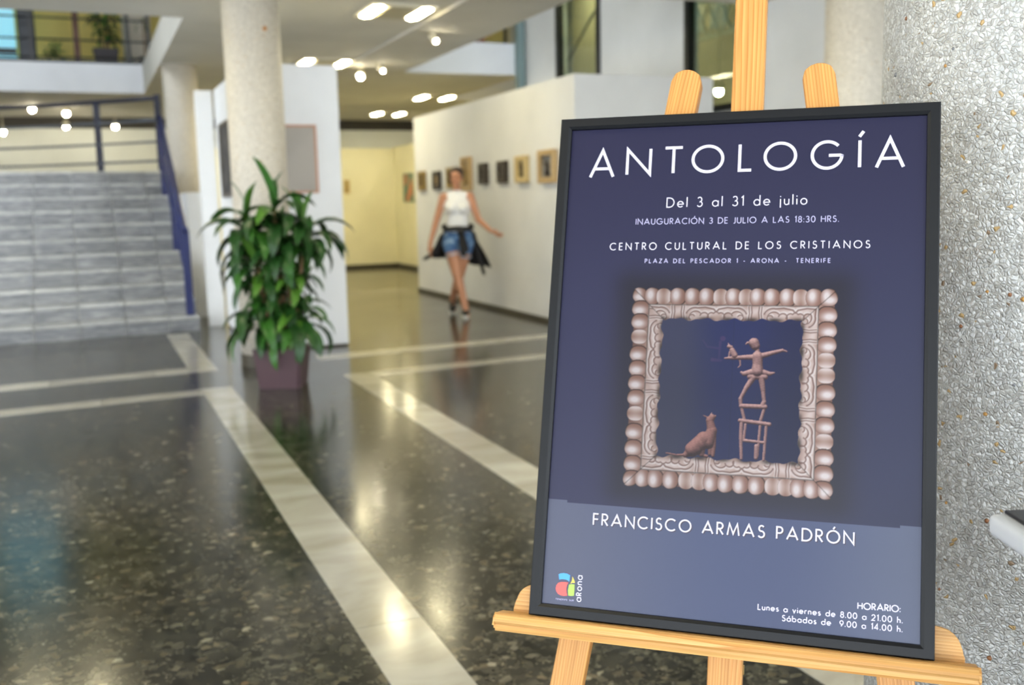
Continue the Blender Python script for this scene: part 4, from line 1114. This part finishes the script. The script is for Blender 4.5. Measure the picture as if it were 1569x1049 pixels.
# ---- lettering: a geometric stroke alphabet (cap height 1)
def arcp(cx_, cy_, rx, ry, a0, a1, n=None):
    n = n or max(6, int(abs(a1 - a0) / 9))
    return [(cx_ + rx * math.cos(math.radians(a0 + (a1 - a0) * i / n)), cy_ + ry * math.sin(math.radians(a0 + (a1 - a0) * i / n))) for i in range(n + 1)]
XH = .60
R_ = XH / 2
def bowl(cx_): return arcp(cx_, R_, R_, R_, 0, 360, 36)
G = {
 'A': (.90, [[(0, 0), (.45, 1.0), (.90, 0)], [(.15, .31), (.75, .31)]]),
 'C': (.86, [arcp(.5, .5, .5, .5, 47, 313, 40)]),
 'D': (.76, [[(0, 0), (0, 1), (.26, 1)] + arcp(.26, .5, .5, .5, 90, -90, 24) + [(0, 0)]]),
 'E': (.46, [[(.46, 1), (0, 1), (0, 0), (.46, 0)], [(0, .52), (.44, .52)]]),
 'F': (.44, [[(.44, 1), (0, 1), (0, 0)], [(0, .52), (.42, .52)]]),
 'G': (1.0, [arcp(.5, .5, .5, .5, 42, 360, 44) + [(1.0, .48), (.56, .48)]]),
 'H': (.66, [[(0, 0), (0, 1)], [(.66, 0), (.66, 1)], [(0, .53), (.66, .53)]]),
 'I': (.0, [[(0, 0), (0, 1)]]),
 'J': (.30, [[(.30, 1), (.30, .18)] + arcp(.13, .18, .17, .2, 0, -120, 12)]),
 'L': (.44, [[(0, 1), (0, 0), (.44, 0)]]),
 'M': (1.0, [[(0, 0), (.16, 1), (.5, .12), (.84, 1), (1.0, 0)]]),
 'N': (.78, [[(0, 0), (0, 1), (.78, 0), (.78, 1)]]),
 'O': (1.0, [arcp(.5, .5, .5, .5, 0, 360, 48)]),
 'P': (.48, [[(0, 0), (0, 1), (.22, 1)] + arcp(.22, .74, .26, .26, 90, -90, 14) + [(0, .48)]]),
 'R': (.52, [[(0, 0), (0, 1), (.22, 1)] + arcp(.22, .74, .26, .26, 90, -90, 14) + [(0, .48)], [(.18, .48), (.52, 0)]]),
 'S': (.50, [arcp(.26, .76, .21, .24, 35, 245, 16) + arcp(.24, .27, .26, .27, 68, -150, 18)]),
 'T': (.58, [[(0, 1), (.58, 1)], [(.29, 1), (.29, 0)]]),
 'U': (.62, [[(0, 1), (0, .31)] + arcp(.31, .31, .31, .31, 180, 360, 18) + [(.62, 1)]]),
 'Z': (.60, [[(.04, 1), (.60, 1), (0, 0), (.60, 0)]]),
 'a': (XH, [bowl(R_), [(XH, 0), (XH, XH)]]),
 'b': (XH, [bowl(R_), [(0, 0), (0, 1.06)]]),
 'd': (XH, [bowl(R_), [(XH, 0), (XH, 1.06)]]),
 'e': (XH, [[(.0, R_), (XH, R_)] + arcp(R_, R_, R_, R_, 0, 318, 30)]),
 'h': (.44, [[(0, 0), (0, 1.06)], arcp(.22, XH - .22, .22, .22, 180, 0, 14) + [(.44, 0)]]),
 'i': (.0, [[(0, 0), (0, XH)], [(-.05, .86), (.05, .86)]]),
 'j': (.0, [[(0, XH), (0, -.3)], [(-.05, .86), (.05, .86)]]),
 'l': (.0, [[(0, 0), (0, 1.06)]]),
 'n': (.44, [[(0, 0), (0, XH)], arcp(.22, XH - .22, .22, .22, 180, 0, 14) + [(.44, 0)]]),
 'o': (XH, [bowl(R_)]),
 'r': (.28, [[(0, 0), (0, XH)], arcp(.2, XH - .2, .2, .2, 180, 62, 8)]),
 's': (.34, [arcp(.17, XH - .155, .14, .155, 35, 250, 12) + arcp(.17, .16, .17, .16, 65, -150, 14)]),
 'u': (.44, [[(0, XH), (0, .22)] + arcp(.22, .22, .22, .22, 180, 360, 14) + [(.44, XH)], [(.44, .22), (.44, 0)]]),
 'v': (.50, [[(0, XH), (.25, 0), (.50, XH)]]),
 '0': (.60, [arcp(.30, .5, .30, .5, 0, 360, 36)]),
 '1': (.20, [[(0, .84), (.18, 1), (.18, 0)]]),
 '2': (.54, [arcp(.27, .71, .26, .29, 175, -38, 20) + [(0.0, 0), (.54, 0)]]),
 '3': (.52, [arcp(.25, .75, .22, .25, 150, -80, 16) + arcp(.25, .27, .27, .27, 80, -150, 18)]),
 '4': (.60, [[(.44, 0), (.44, 1), (0, .24), (.60, .24)]]),
 '8': (.52, [arcp(.26, .76, .2, .24, 0, 360, 26), arcp(.26, .27, .26, .27, 0, 360, 28)]),
 '9': (.56, [arcp(.28, .68, .28, .32, 0, 360, 30), [(.55, .60), (.2, 0)]]),
 '.': (.0, [[(-.06, .05), (.06, .05)]]),
 ':': (.0, [[(-.06, .05), (.06, .05)], [(-.06, .55), (.06, .55)]]),
 '-': (.30, [[(0, .38), (.30, .38)]]),
 ' ': (.26, []),
}
ACC = {'Í': ('I', .0, 1.14), 'Ó': ('O', .5, 1.14), 'á': ('a', .3, .76)}
def ribbon(bm, pts, w_, y):
    pts = [Vector(p) for p in pts]
    out = [pts[0]]
    for p in pts[1:]:
        if (p - out[-1]).length > 1e-6: out.append(p)
    pts = out; closed = (pts[0] - pts[-1]).length < 1e-5 and len(pts) > 4
    if closed: pts = pts[:-1]
    n = len(pts); Lf, Rt = [], []
    for i, p in enumerate(pts):
        if closed: a, b = pts[i-1], pts[(i+1) % n]; d0 = (p - a).normalized(); d1 = (b - p).normalized()
        else:
            d0 = (p - pts[i-1]).normalized() if i > 0 else None; d1 = (pts[i+1] - p).normalized() if i < n - 1 else None
            d0 = d0 or d1; d1 = d1 or d0
        n0 = Vector((-d0.y, d0.x)); n1 = Vector((-d1.y, d1.x)); mt = n0 + n1
        if mt.length < .2: mt = n0
        mt.normalize(); k = min(1 / max(.25, mt.dot(n0)), 2.6)
        Lf.append(bm.verts.new((p.x + mt.x * w_/2 * k, y, p.y + mt.y * w_/2 * k))); Rt.append(bm.verts.new((p.x - mt.x * w_/2 * k, y, p.y - mt.y * w_/2 * k)))
    for i in range(n if closed else n - 1):
        j = (i + 1) % n; bm.faces.new((Lf[i], Lf[j], Rt[j], Rt[i]))
M_ink = mat('white_ink', (214, 210, 232), .35, .4)
M_ink2 = mat('lilac_ink', (172, 168, 202), .35, .4)
M_shadow_ink = mat('dark_brown_ink', (52, 40, 52), .35, .4)
def glyph_strokes(ch):
    if ch in ACC:
        b, ax, ay = ACC[ch]; w_, s = G[b]; return w_, s + [[(ax - .02, ay), (ax + .12, ay + .20)]], b
    w_, s = G[ch]; return w_, s, ch
def text_line(name, txt, x0, x1, z0, z1, capx, wgt, m, y=None, dx=0, dz=0):
    """x0..x1 outer ink limits (mm), baseline z0 at x0 and z1 at x1, cap height capx (mm), stroke wgt (mm)"""
    y = PRY - .0006 if y is None else y
    WF = .88
    ws = [glyph_strokes(c)[0] * capx * (1 if c == ' ' else WF) for c in txt]
    tot = sum(ws); trk = (x1 - x0 - wgt - tot) / max(1, len(txt) - 1)
    bm = bmesh.new(); x = x0 + wgt / 2
    inner = (capx - wgt) / capx
    for c, w_ in zip(txt, ws):
        _, st__, _b = glyph_strokes(c)
        zz = z0 + (z1 - z0) * (x - x0) / (x1 - x0)
        for s in st__:
            ribbon(bm, [((x + p[0] * capx * WF + dx) / 1000, (zz + wgt / 2 + p[1] * capx * inner + dz) / 1000) for p in s], wgt / 1000, y)
        x += w_ + trk
    o = link(name, mesh_of(bm), m, pr); return o
ti = [('A', 46.7, 85.6, 639.6), ('N', 101.8, 140.1, 640.0), ('T', 157.3, 186.7, 640.3), ('O', 198, 244.6, 640.8), ('L', 264.1, 285, 641.4), ('O', 299.3, 345.1, 641.3), ('G', 363.2, 406.9, 640.8), ('Í', 427.8, 428.0, 641.0), ('A', 447.6, 486.3, 642)]
bm = bmesh.new(); WT = 4.3; CAP = 42.5
for ch, a, b, z in ti:
    w_, stt, bch = glyph_strokes(ch)
    if bch == 'I': sx_, xo = CAP - WT, (a + b) / 2
    else: sx_ = (b - a - WT) / w_; xo = a + WT / 2
    if bch == 'A': a -= 0
    for s in stt:
        pts = [((xo + p[0] * sx_) / 1000, (z + WT / 2 * (0 if bch == 'A' else 1) + p[1] * (CAP - (WT if bch != 'A' else 2.))) / 1000) for p in s]
        ribbon(bm, pts, WT / 1000, PRY - .0006)
link('title_lettering', mesh_of(bm), M_ink, pr)
text_line('date_lettering', 'Del 3 al 31 de julio', 164.8, 360.7, 590.6, 591.4, 15.2, 1.45, M_ink)
text_line('opening_lettering', 'INAUGURACIÓN 3 DE JULIO A LAS 18:30 HRS.', 121.2, 402.9, 565.7, 566.0, 9.4, 1.15, M_ink2)
text_line('venue_lettering', 'CENTRO CULTURAL DE LOS CRISTIANOS', 84.7, 444.1, 527.8, 529.0, 11.2, 1.25, M_ink)
text_line('address_lettering', 'PLAZA DEL PESCADOR 1 - ARONA -  TENERIFE', 137.5, 393.7, 508.4, 508.7, 6.8, 1.05, M_ink2)
text_line('artist_lettering', 'FRANCISCO ARMAS PADRÓN', 83.4, 432.6, 130.4, 133.2, 17.4, 2.0, M_ink)
text_line('artist_lettering_shadow', 'FRANCISCO ARMAS PADRÓN', 83.4, 432.6, 130.4, 133.2, 17.4, 2.0, M_shadow_ink, PRY - .0004, 1.2, -1.2)
text_line('hours_heading', 'HORARIO:', 437.8, 489.9, 52.6, 53.9, 9.0, 1.35, M_ink)
text_line('weekday_hours', 'Lunes a viernes de 8.00 a 21.00 h.', 313.2, 492.5, 38.6, 40.4, 8.3, 1.2, M_ink)
text_line('saturday_hours', 'Sábados de  9.00 a 14.00 h.', 344.6, 492.5, 27.4, 29.4, 8.3, 1.2, M_ink)
# civic emblem, lower left
def flat(name, poly, m):
    bm = bmesh.new(); bm.faces.new([bm.verts.new((x / 1000, PRY - .0006, z / 1000)) for x, z in poly])
    return link(name, mesh_of(bm), m, pr)
flat('emblem_blue', [(38.6, 58.6), (41.5, 60.2), (46, 61.), (51, 60.6), (55.4, 58.8), (55.2, 54.), (54.6, 49.6), (52.8, 51.4), (49.6, 52.4), (44, 52.4), (40, 51.4), (39.4, 54.4)], mat('blue_ink', (62, 150, 222), .35))
flat('emblem_red', [(43, 48.4), (48, 48.9), (53.4, 48.6), (51.9, 45), (51.2, 40), (51.8, 35), (53.2, 30.6), (48, 29.6), (43.4, 30), (39.4, 31.8), (36.6, 35.2), (35.6, 39), (36.2, 43), (38.6, 46.6)], mat('red_ink', (226, 84, 78), .35))
flat('emblem_yellow', [(58.8, 57.6), (60.6, 54.6), (62.6, 51.), (62.7, 48.6), (59.4, 49), (56.4, 47.2), (57.8, 50), (58.8, 53.6)], mat('yellow_ink', (240, 204, 74), .35))
flat('emblem_green', [(54.6, 46.), (58.6, 47), (62.7, 46.8), (62.9, 39), (62.7, 31.4), (58.6, 30.6), (54.4, 30.8), (53.6, 38)], mat('green_ink', (158, 194, 76), .35))
bm = bmesh.new()
x = 0.
for ch, sc_ in (('a', 9.2), ('R', 7.0), ('o', 9.2), ('n', 9.2), ('a', 9.2)):
    w_, s = G[ch]
    for stt in s:
        ribbon(bm, [((74.0 - .6 - (p[1] * sc_ + .3)) / 1000 + 0, (24.2 + x + p[0] * sc_) / 1000) for p in stt], .0012, PRY - .0006)
    x += w_ * sc_ + 2.75 + (.0 if ch != 'R' else .3)
link('emblem_name_lettering', mesh_of(bm), M_ink, pr)
text_line('emblem_caption_lettering', 'TENERIFE SUR', 36.4, 62.8, 23.2, 23.6, 2.5, .5, M_ink2)

# ------------------------------------------------------------------ desk corner at the right edge
e = empty('white_table', (.904, .764, 0), -.401); tag(e, 'white rounded-edge table jutting in at the right edge of the picture', 'table')
bm = bmesh.new(); box(bm, -.016, .42, -.45, .006, .922, .9475)
bmesh.ops.bevel(bm, geom=list(bm.edges), offset=.010, segments=4, affect='EDGES', profile=.6)
obj('table_top', bm, mat('white_laminate', (190, 192, 196), .35), e, True)
for x, y in ((.03, -.05), (.37, -.05), (.37, -.40), (.03, -.40)):
    bm = bmesh.new(); cyl(bm, (x, y, 0), (x, y, .923), .014); obj('leg', bm, M_steel, e)
o = obj('clipboard', bxm(0, .30, -.22, 0, 0, .004, bevel=.0008), mat('black_folder_board', (26, 25, 28), .4)); o.location = (.904, .764, .9476); o.rotation_euler = (0, 0, -.401)
tag(o, 'flat black board lying on the corner of the white table', 'clipboard')
